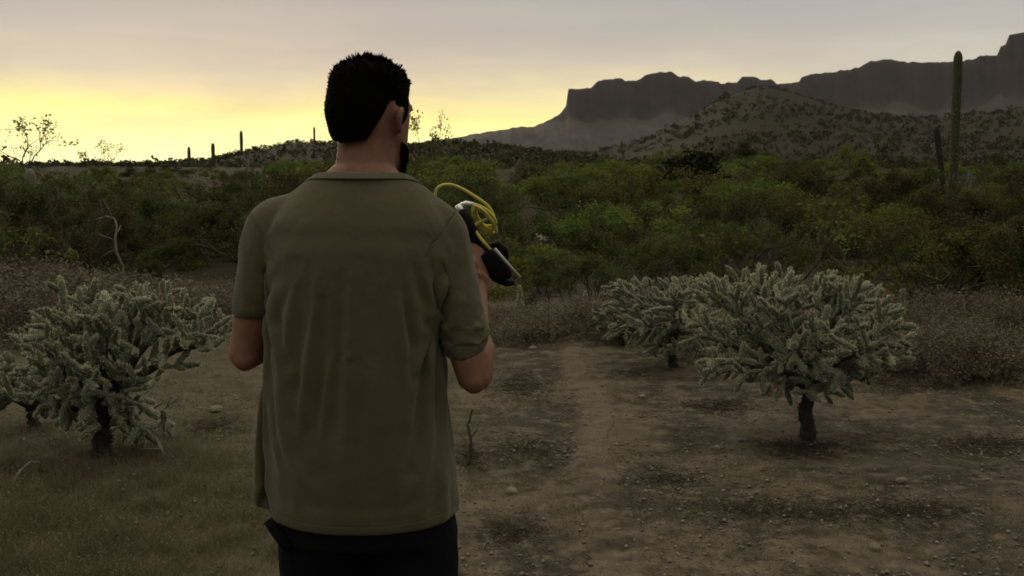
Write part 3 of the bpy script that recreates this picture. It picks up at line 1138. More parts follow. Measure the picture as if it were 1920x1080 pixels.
    for s in (1, -1):
        bm = bmesh.new()
        bmesh.ops.create_uvsphere(bm, u_segments=16, v_segments=10, radius=.0125)
        me = bpy.data.meshes.new('eye'); bm.to_mesh(me); bm.free(); me.materials.append(M['eye_white'])
        e = obj('eye', me, root, Vector(HEAD) + HEAD_ROT @ Vector((s * .030, .0715, .006)))
        bm = bmesh.new()
        bmesh.ops.create_uvsphere(bm, u_segments=12, v_segments=8, radius=.0065)
        me = bpy.data.meshes.new('iris'); bm.to_mesh(me); bm.free(); me.materials.append(M['hair'])
        obj('iris', me, e, HEAD_ROT @ Vector((0, .0068, -.001)))


build_man()


# ------------------------------------------------------------------ the tool in his right hand
def build_tool():
    """black grip held slantwise, a steel end, a coil of yellow cord and a pale rod"""
    D = 2.50
    base = at(905, 462, D)
    root = tag(empty('handheld_tool', base), 'black tool with steel end and coiled yellow cord in the man\'s right hand', 'tool')

    def P(px, py, dy=0.0):
        return np.array(at(px, py, D + dy) - base)
    # grip: a bent black bar through the fist
    mb = MB()
    mb.tube([P(866, 392, -.02), P(872, 412, -.02), P(884, 436, -.01), P(898, 462, 0), P(915, 485, .01), P(930, 505, .015)],
            [.010, .015, .016, .014, .015, .016], 12)
    obj('grip', mb.mesh('grip', M['black_plastic'], True), root)
    # housing at the lower end
    bm = bmesh.new()
    a, b = Vector(P(912, 472, -.02)), Vector(P(948, 524, -.01))
    ax = (b - a).normalized(); sdv = ax.cross(Vector((0, 1, 0))).normalized(); th = ax.cross(sdv)
    prof = [(0.0, .016, .016), (.15, .022, .020), (.45, .027, .023), (.8, .026, .022), (1.0, .018, .016)]
    loft_bm(bm, [(a.lerp(b, k), r0, r1, sdv, th) for k, r0, r1 in prof], 16, 3.5)
    bmesh.ops.recalc_face_normals(bm, faces=bm.faces)
    me = bpy.data.meshes.new('housing'); bm.to_mesh(me); bm.free(); me.materials.append(M['black_plastic'])
    h = obj('housing', me, root)
    mb = MB(); mb.tube([P(938, 520, -.01), P(950, 531, -.01), P(964, 530, -.01)], [.012, .009, .006], 10)
    obj('nozzle', mb.mesh('nozzle', M['black_plastic'], True), h)
    mb = MB(); mb.tube([P(918, 462, .0), P(932, 458, .0), P(946, 470, .005), P(950, 486, .01)], [.006, .009, .010, .006], 10)
    obj('lever', mb.mesh('lever', M['black_plastic'], True), h)
    mb = MB(); mb.tube([P(857, 384, -.02), P(862, 392, -.02), P(868, 404, -.02)], [.006, .0085, .007], 12)
    obj('steel_end', mb.mesh('steel_end', M['steel'], True), root)
    mb = MB(); mb.tube([P(862, 386, -.015), P(874, 381, -.01), P(888, 383, -.01)], [.005, .006, .005], 10)
    obj('steel_clip', mb.mesh('steel_clip', M['steel'], True), root)
    mb = MB(); mb.tube([P(928, 466, -.055), P(950, 492, -.050), P(976, 520, -.045)], [.0032, .0030, .0026], 8)
    obj('rod', mb.mesh('rod', M['pale_rod'], True), root)
    # yellow cord: the high loop, then several slanted turns, then the tail along the grip
    mb = MB()
    pts = [(880, 428, -.012), (862, 424, .01), (840, 412, .01), (824, 394, .0), (815, 372, .0), (817, 354, .0), (830, 345, .0), (852, 346, .0), (876, 359, .0), (898, 373, .0), (914, 384, .01), (926, 400, .02)]
    turns = 5
    for i in range(turns * 14):
        t_ = i / 14 * 2 * math.pi
        cx, cy = 908 + 4 * math.sin(i * .35), 408 + 3 * math.cos(i * .23)
        aa, bb = 31 - 2.2 * (i // 14) + 3 * math.sin(i * 1.1), 11 + 2.0 * math.sin(i * .45)
        ca, sa = math.cos(R(50)), math.sin(R(50))
        u_, v_ = math.cos(t_ - 0.5) * aa, math.sin(t_ - 0.5) * bb
        pts.append((cx + u_ * ca - v_ * sa, cy + u_ * sa + v_ * ca, .02 + .022 * math.sin(t_) - .004 * (i // 14)))
    pts += [(885, 420, .0), (893, 436, -.02), (905, 452, -.035), (917, 465, -.03), (924, 474, -.01)]
    Q = np.array([P(*p) for p in pts])
    k = np.linspace(0, len(Q) - 1, len(Q) * 3)
    for it in range(1):
        Q2 = np.stack([np.interp(k, np.arange(len(Q)), Q[:, i]) for i in range(3)], 1)
    for it in range(3):
        Q2[1:-1] = Q2[1:-1] * .5 + .25 * (Q2[:-2] + Q2[2:])
    mb.tube(Q2, .0036, 7)
    obj('cord', mb.mesh('cord', M['yellow_cord'], True), root)
    return root


build_tool()
# ------------------------------------------------------------------ plant materials
M['bark'] = simple_mat('grey_bark', (0.085, 0.07, 0.052), var=(0.045, 0.038, 0.028), var_scale=30, bump=0.5)
M['green_bark'] = simple_mat('green_bark', (0.085, 0.095, 0.045), var=(0.06, 0.06, 0.035), var_scale=14)
M['palo_leaf'] = simple_mat('fine_green_foliage', (0.150, 0.163, 0.034), var=(0.088, 0.108, 0.022), var_scale=1.6, rnd=0.7, translucent=0.25)
M['palo_dark'] = simple_mat('dark_green_foliage', (0.068, 0.082, 0.020), var=(0.038, 0.048, 0.014), var_scale=1.6, rnd=0.8, translucent=0.25)
M['creosote_leaf'] = simple_mat('olive_foliage', (0.096, 0.100, 0.030), var=(0.048, 0.052, 0.016), var_scale=2.0, rnd=0.8, translucent=0.2)
M['bursage_leaf'] = simple_mat('dry_brown_foliage', (0.165, 0.142, 0.098), var=(0.115, 0.097, 0.066), var_scale=5.0, rnd=0.5, translucent=0.1)
M['dark_leaf'] = simple_mat('dark_mistletoe', (0.022, 0.024, 0.011), var=(0.014, 0.015, 0.008), var_scale=6.0)
M['dead_wood'] = simple_mat('bleached_wood', (0.22, 0.195, 0.155), var=(0.12, 0.10, 0.08), var_scale=25, bump=0.4)
M['cholla_skin'] = simple_mat('cholla_skin', (0.165, 0.172, 0.112), var=(0.11, 0.12, 0.075), var_scale=18, bump=0.4, bump_scale=120, rnd=0.45)
M['spine'] = simple_mat('straw_spines', (0.64, 0.62, 0.47), rough=0.6, rnd=0.25, translucent=0.2)
M['green_spine'] = simple_mat('green_straw_spines', (0.33, 0.35, 0.22), rough=0.6, rnd=0.25, translucent=0.2)
M['cholla_wood'] = simple_mat('cholla_trunk_bark', (0.050, 0.043, 0.032), var=(0.025, 0.021, 0.017), var_scale=30, bump=0.8)
M['saguaro'] = simple_mat('saguaro_skin', (0.075, 0.080, 0.042), var=(0.058, 0.060, 0.034), var_scale=3.0, rnd=0.3)
M['rock'] = simple_mat('weathered_stone', (0.27, 0.24, 0.19), var=(0.15, 0.13, 0.10), var_scale=9, bump=0.7, bump_scale=30, rnd=0.4)
M['pale_rock'] = simple_mat('pale_stone', (0.36, 0.31, 0.265), var=(0.24, 0.20, 0.17), var_scale=4, bump=0.6, bump_scale=20)
M['dry_grass'] = simple_mat('dry_grass_blades', (0.175, 0.148, 0.086), var=(0.105, 0.094, 0.050), var_scale=4.0, translucent=0.2)
M['scrub_leaf'] = simple_mat('hillside_scrub', (0.050, 0.052, 0.022), var=(0.044, 0.041, 0.021), var_scale=0.06, translucent=0.15)


# ------------------------------------------------------------------ shrubs and trees
def branching(g, start, direction, length, radius, levels, spread, up, n_kids, segs, tips, wob=0.25):
    """adds limb segments and collects the tips"""
    p = np.array(start, float)
    d = np.array(direction, float)
    steps = 3
    for i in range(steps):
        d = d + g.normal(size=3) * wob
        d[2] += up
        d /= np.linalg.norm(d)
        q = p + d * length / steps
        r0 = radius * (1 - 0.16 * i)
        r1 = radius * (1 - 0.16 * (i + 1))
        segs.append((p, q, r0, r1))
        p = q
        if levels == 0:
            tips.append(p.copy())
    if levels == 0:
        return
    for j in range(n_kids):
        e = d * 0.8 + g.normal(size=3) * spread
        e /= np.linalg.norm(e)
        branching(g, p, e, length * g.uniform(0.6, 0.85), radius * 0.6, levels - 1, spread, up, n_kids, segs, tips, wob)


def woody(name, g, stems, height, lean, levels, n_kids, spread, up, rad, leaf, n_leaf, puff, leaf_mat, bark_mat, base_r=0.05, flat_=1.0, stretch=1.8, clumps=0):
    segs, tips = [], []
    total = sum(0.75 ** i for i in range(levels + 1))
    for s in range(stems):
        az_ = 2 * math.pi * (s + g.uniform(0, 0.8)) / stems
        d = np.array([math.cos(az_) * lean, math.sin(az_) * lean, 1.0])
        branching(g, (math.cos(az_) * base_r, math.sin(az_) * base_r, -0.05), d / np.linalg.norm(d),
                  height / total * g.uniform(0.8, 1.15), rad, levels, spread, up, n_kids, segs, tips)
    tips = np.array(tips)
    mb = MB()
    s0, s1 = np.array([s[0] for s in segs]), np.array([s[1] for s in segs])
    mb.segs(s0, s1, np.array([s[2] for s in segs]), np.array([s[3] for s in segs]), 5)
    wood = mb.mesh(name + '_wood', bark_mat, True)
    if clumps:                                     # foliage gathers in separate tufts with gaps between them
        cen = tips[g.permutation(len(tips))[:clumps]]
        share = g.uniform(0.4, 1.6, len(cen)); share /= share.sum()
        pick = cen[g.choice(len(cen), n_leaf, p=share)]
    else:
        pick = tips[g.integers(0, len(tips), n_leaf)]
    P = pick + g.normal(size=(n_leaf, 3)) * puff * np.array([1, 1, flat_])
    P[:, 2] = np.maximum(P[:, 2], 0.03)
    mb = MB()
    mb.leaves(P, leaf, g, stretch, (0, 0, 0.25))
    crown = mb.mesh(name + '_leaves', leaf_mat)
    top = float(np.percentile(P[:, 2], 99))
    return wood, crown, top


PROTO = {'bare': [], 'palo': [], 'creosote': [], 'bursage': [], 'mistletoe': []}
for i in range(5):
    g = np.random.default_rng(100 + i)
    PROTO['palo'].append(woody('palo_verde', g, 3, 2.6, 0.55, 3, 3, 0.55, 0.03, 0.06, 0.042, 11000, 0.15, M['palo_dark' if i % 2 else 'palo_leaf'], M['green_bark'], 0.08, 0.75, clumps=46))
for i in range(4):
    g = np.random.default_rng(200 + i)
    PROTO['creosote'].append(woody('creosote', g, 9, 1.5, 0.75, 2, 3, 0.38, 0.08, 0.018, 0.020, 12000, 0.065, M['creosote_leaf'], M['bark'], 0.10, clumps=60))
for i in range(4):
    g = np.random.default_rng(300 + i)
    PROTO['bursage'].append(woody('bursage', g, 16, 0.62, 1.0, 2, 3, 0.5, 0.05, 0.006, 0.0085, 7000, 0.045, M['bursage_leaf'], M['bark'], 0.08, 1.0, 4.0))
for i in range(3):
    g = np.random.default_rng(450 + i)
    PROTO['bare'].append(woody('bare', g, 4, 2.6, 0.45, 3, 2, 0.42, 0.06, 0.035, 0.07, 420, 0.12, M['palo_leaf'], M['bark'], 0.06))
for i in range(2):
    g = np.random.default_rng(400 + i)
    PROTO['mistletoe'].append(woody('mistletoe', g, 9, 0.5, 1.1, 1, 4, 0.6, 0.0, 0.008, 0.045, 2600, 0.075, M['dark_leaf'], M['dark_leaf'], 0.02))

SPEC = {'palo': ('palo_verde_tree', 'trunk', 'crown', 'tree'), 'creosote': ('creosote_bush', 'stems', 'foliage', 'bush'),
        'bursage': ('dry_shrub', 'twigs', 'foliage', 'shrub'), 'bare': ('sparse_tree', 'trunk', 'crown', 'tree'), 'mistletoe': ('mistletoe_clump', 'twigs', 'foliage', 'mistletoe')}


def plant(kind, variant, x, y, height, label, group=None, rz=None, z=None, squash=1.0):
    name, n1, n2, cat = SPEC[kind]
    wood, crown, top = PROTO[kind][variant % len(PROTO[kind])]
    s = height / top
    o = empty(name, (x, y, gz(x, y) - 0.02 if z is None else z), random.uniform(0, 6.28) if rz is None else rz, s)
    o.scale = (s * squash, s * squash, s)
    tag(o, label, cat, group)
    obj(n1, wood, o)
    obj(n2, crown, o)
    return o


def plant_px(kind, variant, px, py_top, Y, label, group=None, squash=1.0, sink=0.0):
    """a plant whose top shows at a pixel, rooted at distance Y"""
    q = at(px, py_top, Y)
    g0 = gz(q.x, Y)
    return plant(kind, variant, q.x, Y, max(q.z - g0 + sink, 0.25), label, group, squash=squash)


# single plants that stand out
plant_px('palo', 0, 1055, 352, 42, 'light green palo verde right of the yellow cord, behind the pale boulder', squash=1.3)
plant_px('palo', 1, 1370, 268, 62, 'tall light green palo verde below the rounded rocky hill', squash=1.35)
plant_px('palo', 2, 1610, 276, 55, 'broad bright green palo verde left of the tall saguaro', squash=1.5)
plant_px('palo', 3, 1870, 290, 48, 'dark green palo verde right of the tall saguaro', squash=1.3)
plant_px('palo', 4, 1560, 372, 30, 'yellowish green palo verde above the large pale cholla', squash=1.3)
plant_px('palo', 1, 1230, 330, 40, 'rounded green palo verde between the two dark mistletoe clumps', squash=1.2)
plant_px('creosote', 0, 1770, 400, 12.6, 'dark olive creosote bush behind the brown shrubs at the right edge', squash=1.2)
plant_px('creosote', 1, 1895, 420, 12.0, 'sparse creosote bush at the right edge of the picture')
plant_px('bare', 2, 45, 222, 62, 'bare topped tree against the yellow sky at the far left', squash=1.2)
plant_px('bare', 1, 190, 264, 66, 'small ragged tree against the yellow sky right of the bare topped one', squash=1.1)
plant_px('bare', 0, 792, 205, 52, 'thin tree whose tip shows against the sky beside the man\'s ear', squash=0.45)

for k_, (px_, py_, Y_, sq, lab) in enumerate([
        (1160, 395, 22, 1.7, 'bright rounded palo verde behind the light green cholla'),
        (1440, 392, 24, 1.6, 'bright rounded palo verde straight behind the large cholla, left of its top'),
        (1660, 405, 21, 1.6, 'bright rounded palo verde above the right side of the large cholla'),
        (1300, 420, 18, 1.5, 'low bright palo verde behind the gap between the two pale chollas'),
        (1010, 330, 46, 1.5, 'flat topped palo verde above the pale boulder'),
        (1480, 300, 52, 1.5, 'light green palo verde at the right foot of the rocky hill'),
        (1140, 300, 66, 1.5, 'light green palo verde at the left foot of the rocky hill'),
        (1730, 330, 36, 1.4, 'light green palo verde at the foot of the leaning saguaro'),
        (880, 345, 30, 1.4, 'olive palo verde just above the loop of yellow cord'),
        (440, 345, 26, 1.6, 'rounded palo verde left of the man\'s shoulder'),
        (300, 380, 21, 1.6, 'broad palo verde right of the bowed dead tree'),
        (120, 350, 24, 1.6, 'broad palo verde left of the bowed dead tree')]):
    plant_px('palo', (1 if px_ < 600 else 2 * k_ % 6), px_, py_, Y_, lab, squash=sq)

plant_px('palo', 1, 1300, 290, 38, 'dark palo verde that carries the mistletoe below the rocky hill', squash=1.0)
plant_px('palo', 3, 1112, 362, 21.6, 'palo verde that carries the round black mistletoe', squash=1.3)
plant_px('palo', 3, 1532, 312, 40, 'palo verde that carries the small mistletoe left of the broad one', squash=1.2)
plant_px('palo', 1, 1620, 340, 33, 'palo verde that carries the lowest mistletoe clump', squash=1.2)
for px_, py_, Y_, s_, lab in [(1305, 286, 36.9, 0.92, 'dark mistletoe clump with a narrow foot below the rocky hill'),
                              (1105, 378, 21.0, 0.5, 'round black mistletoe clump in the palo verde right of the yellow cord'),
                              (1530, 318, 39.3, 0.6, 'small dark mistletoe clump left of the broad palo verde'),
                              (1618, 352, 32.4, 0.5, 'lowest dark mistletoe clump in front of the broad palo verde')]:
    q = at(px_, py_ + 44, Y_)
    plant('mistletoe', int(px_), q.x, q.y, s_ * 1.0, lab, z=q.z - 0.1)

# the dry brown band along the far edge of the clearing
spots = [(945, 640), (985, 648), (1030, 640), (1075, 628), (1120, 640), (1335, 668), (1400, 660), (1180, 632)]
NTH = ['first', 'second', 'third', 'fourth', 'fifth', 'sixth', 'seventh', 'eighth']
for i, (px_, py_) in enumerate(sorted(spots)):
    q = on_ground(px_, py_)
    plant('bursage', i, q.x, q.y + 0.25, random.uniform(0.30, 0.40), NTH[i] + ' low dry shrub from the man in the row behind the path',
          'dry shrubs behind the path', squash=1.25)
right_row = [0, 0]
for i, (px_, py_, h_) in enumerate(sorted([(1705, 705, .34), (1745, 718, .36), (1790, 700, .40), (1835, 712, .42), (1880, 700, .40), (1925, 715, .42),
                                    (1860, 660, .44), (1760, 665, .42), (1960, 670, .45), (1900, 640, .48), (1700, 655, .36), (1820, 640, .48)])):
    q = on_ground(px_, py_)
    back = int(py_ < 680)
    right_row[back] += 1
    plant('bursage', i + 1, q.x, q.y + 0.2, h_, NTH[right_row[back] - 1] + ' brown shrub from the large cholla in the ' + ('back' if back else 'front') + ' row at right',
          'dry shrubs right of the large cholla', squash=1.2)
for i, (px_, py_, h_) in enumerate(sorted([(70, 640, .62), (20, 620, .7), (130, 610, .55), (330, 600, .5), (400, 612, .45)])):
    q = on_ground(px_, py_)
    plant('bursage', i + 2, q.x, q.y + 0.2, h_, NTH[i] + ' dull brown shrub from the left edge, behind the left cholla',
          'dry shrubs behind the left cholla', squash=1.3)

# the scrub that fills the middle distance
taken = []


def free(x, y, d):
    for (a_, b_, c_) in taken:
        if (a_ - x) ** 2 + (b_ - y) ** 2 < (0.5 * (d + c_)) ** 2:
            return False
    taken.append((x, y, d))
    return True


def place(p):
    for lim, words_ in ((240, 'at the far left of the picture'), (640, 'between the left cholla and the man'), (940, 'behind the man'),
                        (1200, 'behind the end of the path'), (1450, 'behind the smaller cholla'), (1720, 'behind the large cholla')):
        if p < lim:
            return words_
    return 'at the right edge of the picture'


gs = np.random.default_rng(5)
count = 0
for tries in range(4000):
    Y_ = 11.2 + 15 * gs.random() ** 0.8
    a_ = gs.uniform(-0.56, 0.56)
    x_ = a_ * Y_
    near_edge = np.interp(960 + F * a_, [-200, 200, 420, 900, 1150, 1500, 1700, 2100], [13.0, 14.0, 15.0, 11.4, 11.6, 12.0, 11.2, 10.6])
    if Y_ < near_edge:
        continue
    h_ = np.interp(Y_, [11, 15, 26], [0.75, 1.05, 1.45]) * gs.uniform(0.6, 1.2)
    if 930 < 960 + F * a_ < 1075:                 # the pale boulder shows over these
        h_ = min(h_, at(1000, 462 + gs.uniform(0, 40), Y_).z - gz(x_, Y_))
        if h_ < 0.3:
            continue
    if not free(x_, Y_, h_ * 0.95):
        continue
    where = place(960 + F * a_)
    if count % 3 == 0:
        plant('palo', 0 if a_ > -0.16 else 3, x_, Y_, h_, ('light' if a_ > -0.16 else 'dark') + ' green young palo verde in the near scrub ' + where, 'near young palo verdes ' + where, squash=1.3)
    else:
        plant('creosote', count, x_, Y_, h_, 'olive creosote bush in the near scrub ' + where, 'near creosote bushes ' + where, squash=1.15)
    count += 1
    if count >= 95:
        break
count = 0
for tries in range(400):                          # leafless grey bushes in between
    Y_ = gs.uniform(13.5, 40)
    a_ = gs.uniform(-0.5, 0.5)
    x_ = a_ * Y_
    if 930 < 960 + F * a_ < 1075 or not free(x_, Y_, 0.7):
        continue
    plant('bare', count, x_, Y_, gs.uniform(0.8, 1.3), 'thin grey twiggy bush in the scrub ' + place(960 + F * a_), 'twiggy bushes ' + place(960 + F * a_), squash=1.3)
    count += 1
    if count >= 26:
        break
count = 0
for tries in range(6000):
    Y_ = 26 + 85 * gs.random() ** 1.3
    a_ = gs.uniform(-0.56, 0.56)
    x_ = a_ * Y_
    h_ = np.interp(Y_, [26, 60, 111], [1.7, 2.5, 3.0]) * gs.uniform(0.6, 1.2)
    p_ = 960 + F * a_
    if 930 < p_ < 1075 and Y_ < 34:
        continue
    if any(abs(p_ - c_) < 62 and Y_ < l_ for c_, l_ in ((1305, 37), (1530, 39), (1618, 32), (1775, 36))):
        continue
    # nothing here stands above the skyline the hills make
    cap = np.interp(p_, [0, 400, 620, 900, 1150, 1300, 1500, 1650, 1800, 1950], [308, 304, 288, 288, 300, 275, 282, 300, 305, 285]) + gs.uniform(0, 26)
    h_ = min(h_, at(p_, cap, Y_).z - gz(x_, Y_))
    if h_ < 0.5:
        h_ = gs.uniform(0.5, 0.8)
    if not free(x_, Y_, h_ * 1.3):
        continue
    if gs.random() < (0.68 if p_ > 700 else 0.35):
        far_ = 'farther' if Y_ > 60 else 'middle'
        plant('palo', count, x_, Y_, h_, f'green palo verde in the {far_} distance ' + place(p_), f'palo verdes in the {far_} distance ' + place(p_), squash=1.45)
    else:
        far_ = 'farther' if Y_ > 60 else 'nearer'
        plant('creosote', count, x_, Y_, h_ * 0.8, f'olive bush among the {far_} palo verdes ' + place(p_), f'bushes among the {far_} palo verdes ' + place(p_), squash=1.2)
    count += 1
    if count >= 230:
        break


def far_scrub():
    """low scrub on the hills, too far to count"""
    g = np.random.default_rng(61)
    mb = MB()
    n = 14000
    r_ = 105 + 420 * g.random(n) ** 0.75
    a_ = np.tan(np.radians(g.uniform(-31, 31, n)))
    y_ = r_ / np.sqrt(1 + a_ ** 2)
    x_ = a_ * y_
    keep = (fbm(x_ * 0.035, y_ * 0.035, 3, 77) > g.uniform(0.28, 0.62, n)) | ((r_ < 275) & (g.random(n) < 0.8))
    x_, y_ = x_[keep], y_[keep]
    z_ = ground_h(x_, y_)
    n = len(x_)
    h_ = g.uniform(0.35, 1.2, n) * np.where(g.random(n) < 0.1, 1.5, 1.0) * np.where(a_[keep] < -0.15, 0.7, 1.0)
    per = 26
    d = g.normal(size=(n, per, 3))
    d /= np.linalg.norm(d, axis=2, keepdims=True)
    d *= g.uniform(0.35, 1.0, (n, per, 1)) ** 0.5
    P = np.stack([x_, y_, z_ + h_ * 0.5], 1)[:, None] + d * np.stack([h_ * 0.75, h_ * 0.75, h_ * 0.55], 1)[:, None]
    mb.leaves(P.reshape(-1, 3), np.repeat(h_ * 0.36, per), g, 1.3)
    tag(obj('scrub', mb.mesh('scrub', M['scrub_leaf'])), 'dark green desert scrub dotted over the far hillsides', 'scrub', kind='stuff')


far_scrub()


# ------------------------------------------------------------------ stones
def rock_mesh(name, seed, mat, sub=2, rough=0.3):
    bm = bmesh.new()
    bmesh.ops.create_icosphere(bm, subdivisions=sub, radius=1.0)
    g = np.random.default_rng(seed)
    planes = g.normal(size=(9, 3)); planes /= np.linalg.norm(planes, axis=1, keepdims=True)
    cut = g.uniform(0.55, 0.95, 9)
    for v in bm.verts:
        p = np.array(v.co)
        for k in range(9):
            d = p @ planes[k]
            if d > cut[k]:
                p = p - planes[k] * (d - cut[k]) * 0.9
        p *= 1 + rough * 0.3 * (g.random() - 0.5)
        v.co = p
    me = bpy.data.meshes.new(name)
    bm.to_mesh(me)
    bm.free()
    me.materials.append(mat)
    return me


ROCKS = [rock_mesh('stone', 500 + i, M['rock']) for i in range(5)]


def stone(px, py, size, label, mat=None, group=None, name='stone'):
    q = on_ground(px, py)
    me = ROCKS[int(px) % 5]
    if mat:
        me = me.copy(); me.materials.clear(); me.materials.append(M[mat])
    o = obj(name, me)
    o.location = (q.x, q.y, q.z + size * 0.25)
    o.scale = (size * 1.25, size, size * 0.7)
    o.rotation_euler = (random.uniform(-.2, .2), random.uniform(-.2, .2), random.uniform(0, 6))
    return tag(o, label, 'stone' if name == 'stone' else 'boulder', group)


b1 = rock_mesh('boulder', 611, M['pale_rock'], 3)
o = obj('boulder', b1)
q = on_ground(1005, 456)
o.location = (q.x, q.y, q.z + 0.08); o.scale = (0.012 * q.y, 0.010 * q.y, 0.0075 * q.y)
tag(o, 'pale pinkish boulder in the scrub right of the black tool', 'boulder')
for px_, py_, s_, lab in [(1158, 996, .018, 'small pale stone with a dark side low in the middle of the clearing'),
                          (1690, 905, .03, 'pale greenish stone right of the cholla trunk'),
                          (1205, 745, .022, 'pale stone lying between path and large cholla'),
                          (405, 772, .045, 'dark stone lying on the ground between left cholla and man'),
                          (1345, 842, .022, 'small stone left of the cholla trunk'),
                          (1000, 655, .035, 'grey stone at the left side of the path\'s far end'),
                          (885, 730, .02, 'small stone beside the man\'s right elbow'),
                          (1640, 1030, .028, 'flat stone near the bottom edge right of the path'),
                          (960, 925, .03, 'brown stone beside the man\'s right hip')]:
    stone(px_, py_, s_, lab)


def gravel():
    g = np.random.default_rng(71)
    n = 16000
    a_ = g.uniform(-0.52, 0.52, n)
    y_ = 3.9 + 7.6 * g.random(n) ** 1.2
    x_ = a_ * y_
    keep = g.random(n) < 0.35 + 0.65 * sstep(0.45, 0.65, fbm(x_ * 1.3, y_ * 1.3, 3, 81))
    x_, y_ = x_[keep], y_[keep]
    n = len(x_)
    z_ = ground_h(x_, y_) + (fbm(x_ * 7, y_ * 7, 3, 21) - 0.5) * 0.030
    s_ = 0.0035 + 0.012 * g.random(n) ** 4
    base = np.array([[1, 0, 0], [0, 1, 0], [-1, 0, 0], [0, -1, 0], [0, 0, 0.8], [0, 0, -0.5]], float)
    tri = np.array([[0, 1, 4], [1, 2, 4], [2, 3, 4], [3, 0, 4], [1, 0, 5], [2, 1, 5], [3, 2, 5], [0, 3, 5]])
    V = base[None] * g.uniform(0.6, 1.3, (n, 6, 3)) * s_[:, None, None]
    th = g.uniform(0, 6.28, n)
    c_, s2 = np.cos(th)[:, None], np.sin(th)[:, None]
    V = np.stack([V[..., 0] * c_ - V[..., 1] * s2, V[..., 0] * s2 + V[..., 1] * c_, V[..., 2]], -1)
    V += np.stack([x_, y_, z_ + s_ * 0.3], 1)[:, None]
    f = (tri[None] + (np.arange(n) * 6)[:, None, None]).reshape(-1, 3)
    mb = MB(); mb.add(V.reshape(-1, 3), f)
    tag(obj('gravel', mb.mesh('gravel', M['rock'])), 'fine pale gravel strewn over the clearing', 'gravel', kind='stuff')


gravel()


# ------------------------------------------------------------------ grass and litter on the ground
def grass():
    g = np.random.default_rng(91)
    P = []
    # thick weeds in the lower left corner
    n = 1500
    for i in range(n):
        px_ = g.uniform(-60, 560)
        py_ = g.uniform(800, 1130)
        q = flat(px_, py_)
        dens = np.interp(px_, [0, 300, 480, 560], [1, 0.8, 0.3, 0.1]) * np.interp(py_, [800, 870, 950], [0.2, 0.9, 1])
        if g.random() < dens:
            P.append((q[0], q[1], g.uniform(0.03, 0.11), 30))
    # thin tufts elsewhere
    for i in range(6000):
        a_ = g.uniform(-0.5, 0.5)
        y_ = g.uniform(4.0, 12.5)
        x_ = a_ * y_
        if trail_dist(np.array(x_), np.array(y_)) < 0.9:
            continue
        if fbm(x_ * 0.8, y_ * 0.8, 3, 93) > 0.44 + 0.12 * g.random():
            P.append((x_, y_, g.uniform(0.015, 0.05), 12))
    P = np.array(P)
    k = P[:, 3].astype(int)
    X = np.repeat(P[:, :3], k, axis=0)
    n = len(X)
    bx = X[:, 0] + g.normal(size=n) * 0.045
    by = X[:, 1] + g.normal(size=n) * 0.045
    bz = ground_h(bx, by) + (fbm(bx * 7, by * 7, 3, 21) - 0.5) * 0.030 - 0.005
    h = X[:, 2] * g.uniform(0.4, 1.2, n)
    lean = g.normal(size=(n, 2)) * 0.55 * h[:, None]
    wdt = g.uniform(0.0006, 0.0014, n)
    th = g.uniform(0, np.pi, n)
    wx, wy = np.cos(th) * wdt, np.sin(th) * wdt
    v = np.stack([np.stack([bx - wx, by - wy, bz], 1), np.stack([bx + wx, by + wy, bz], 1),
                  np.stack([bx + lean[:, 0] * .4 + wx * .7, by + lean[:, 1] * .4 + wy * .7, bz + h * .6], 1),
                  np.stack([bx + lean[:, 0], by + lean[:, 1], bz + h], 1),
                  np.stack([bx + lean[:, 0] * .4 - wx * .7, by + lean[:, 1] * .4 - wy * .7, bz + h * .6], 1)], 1)
    i5 = (np.arange(n) * 5)[:, None]
    mb = MB(); mb.add(v.reshape(-1, 3), i5 + np.array([[0, 1, 2, 4]]))
    mb.f.setdefault(3, []).append(i5 + np.array([[4, 2, 3]])); mb.m.setdefault(3, []).append(np.zeros(n))
    # tiny leaves on the weeds
    sel = g.random(n) < 0.35
    tip = v[sel][:, 3]
    mb.leaves(tip + g.normal(size=tip.shape) * 0.012, 0.0065, g, 1.6)
    tag(obj('dry_grass', mb.mesh('dry_grass', M['dry_grass'])), 'thin dry grass and weeds on the desert floor', 'grass', kind='stuff')


grass()


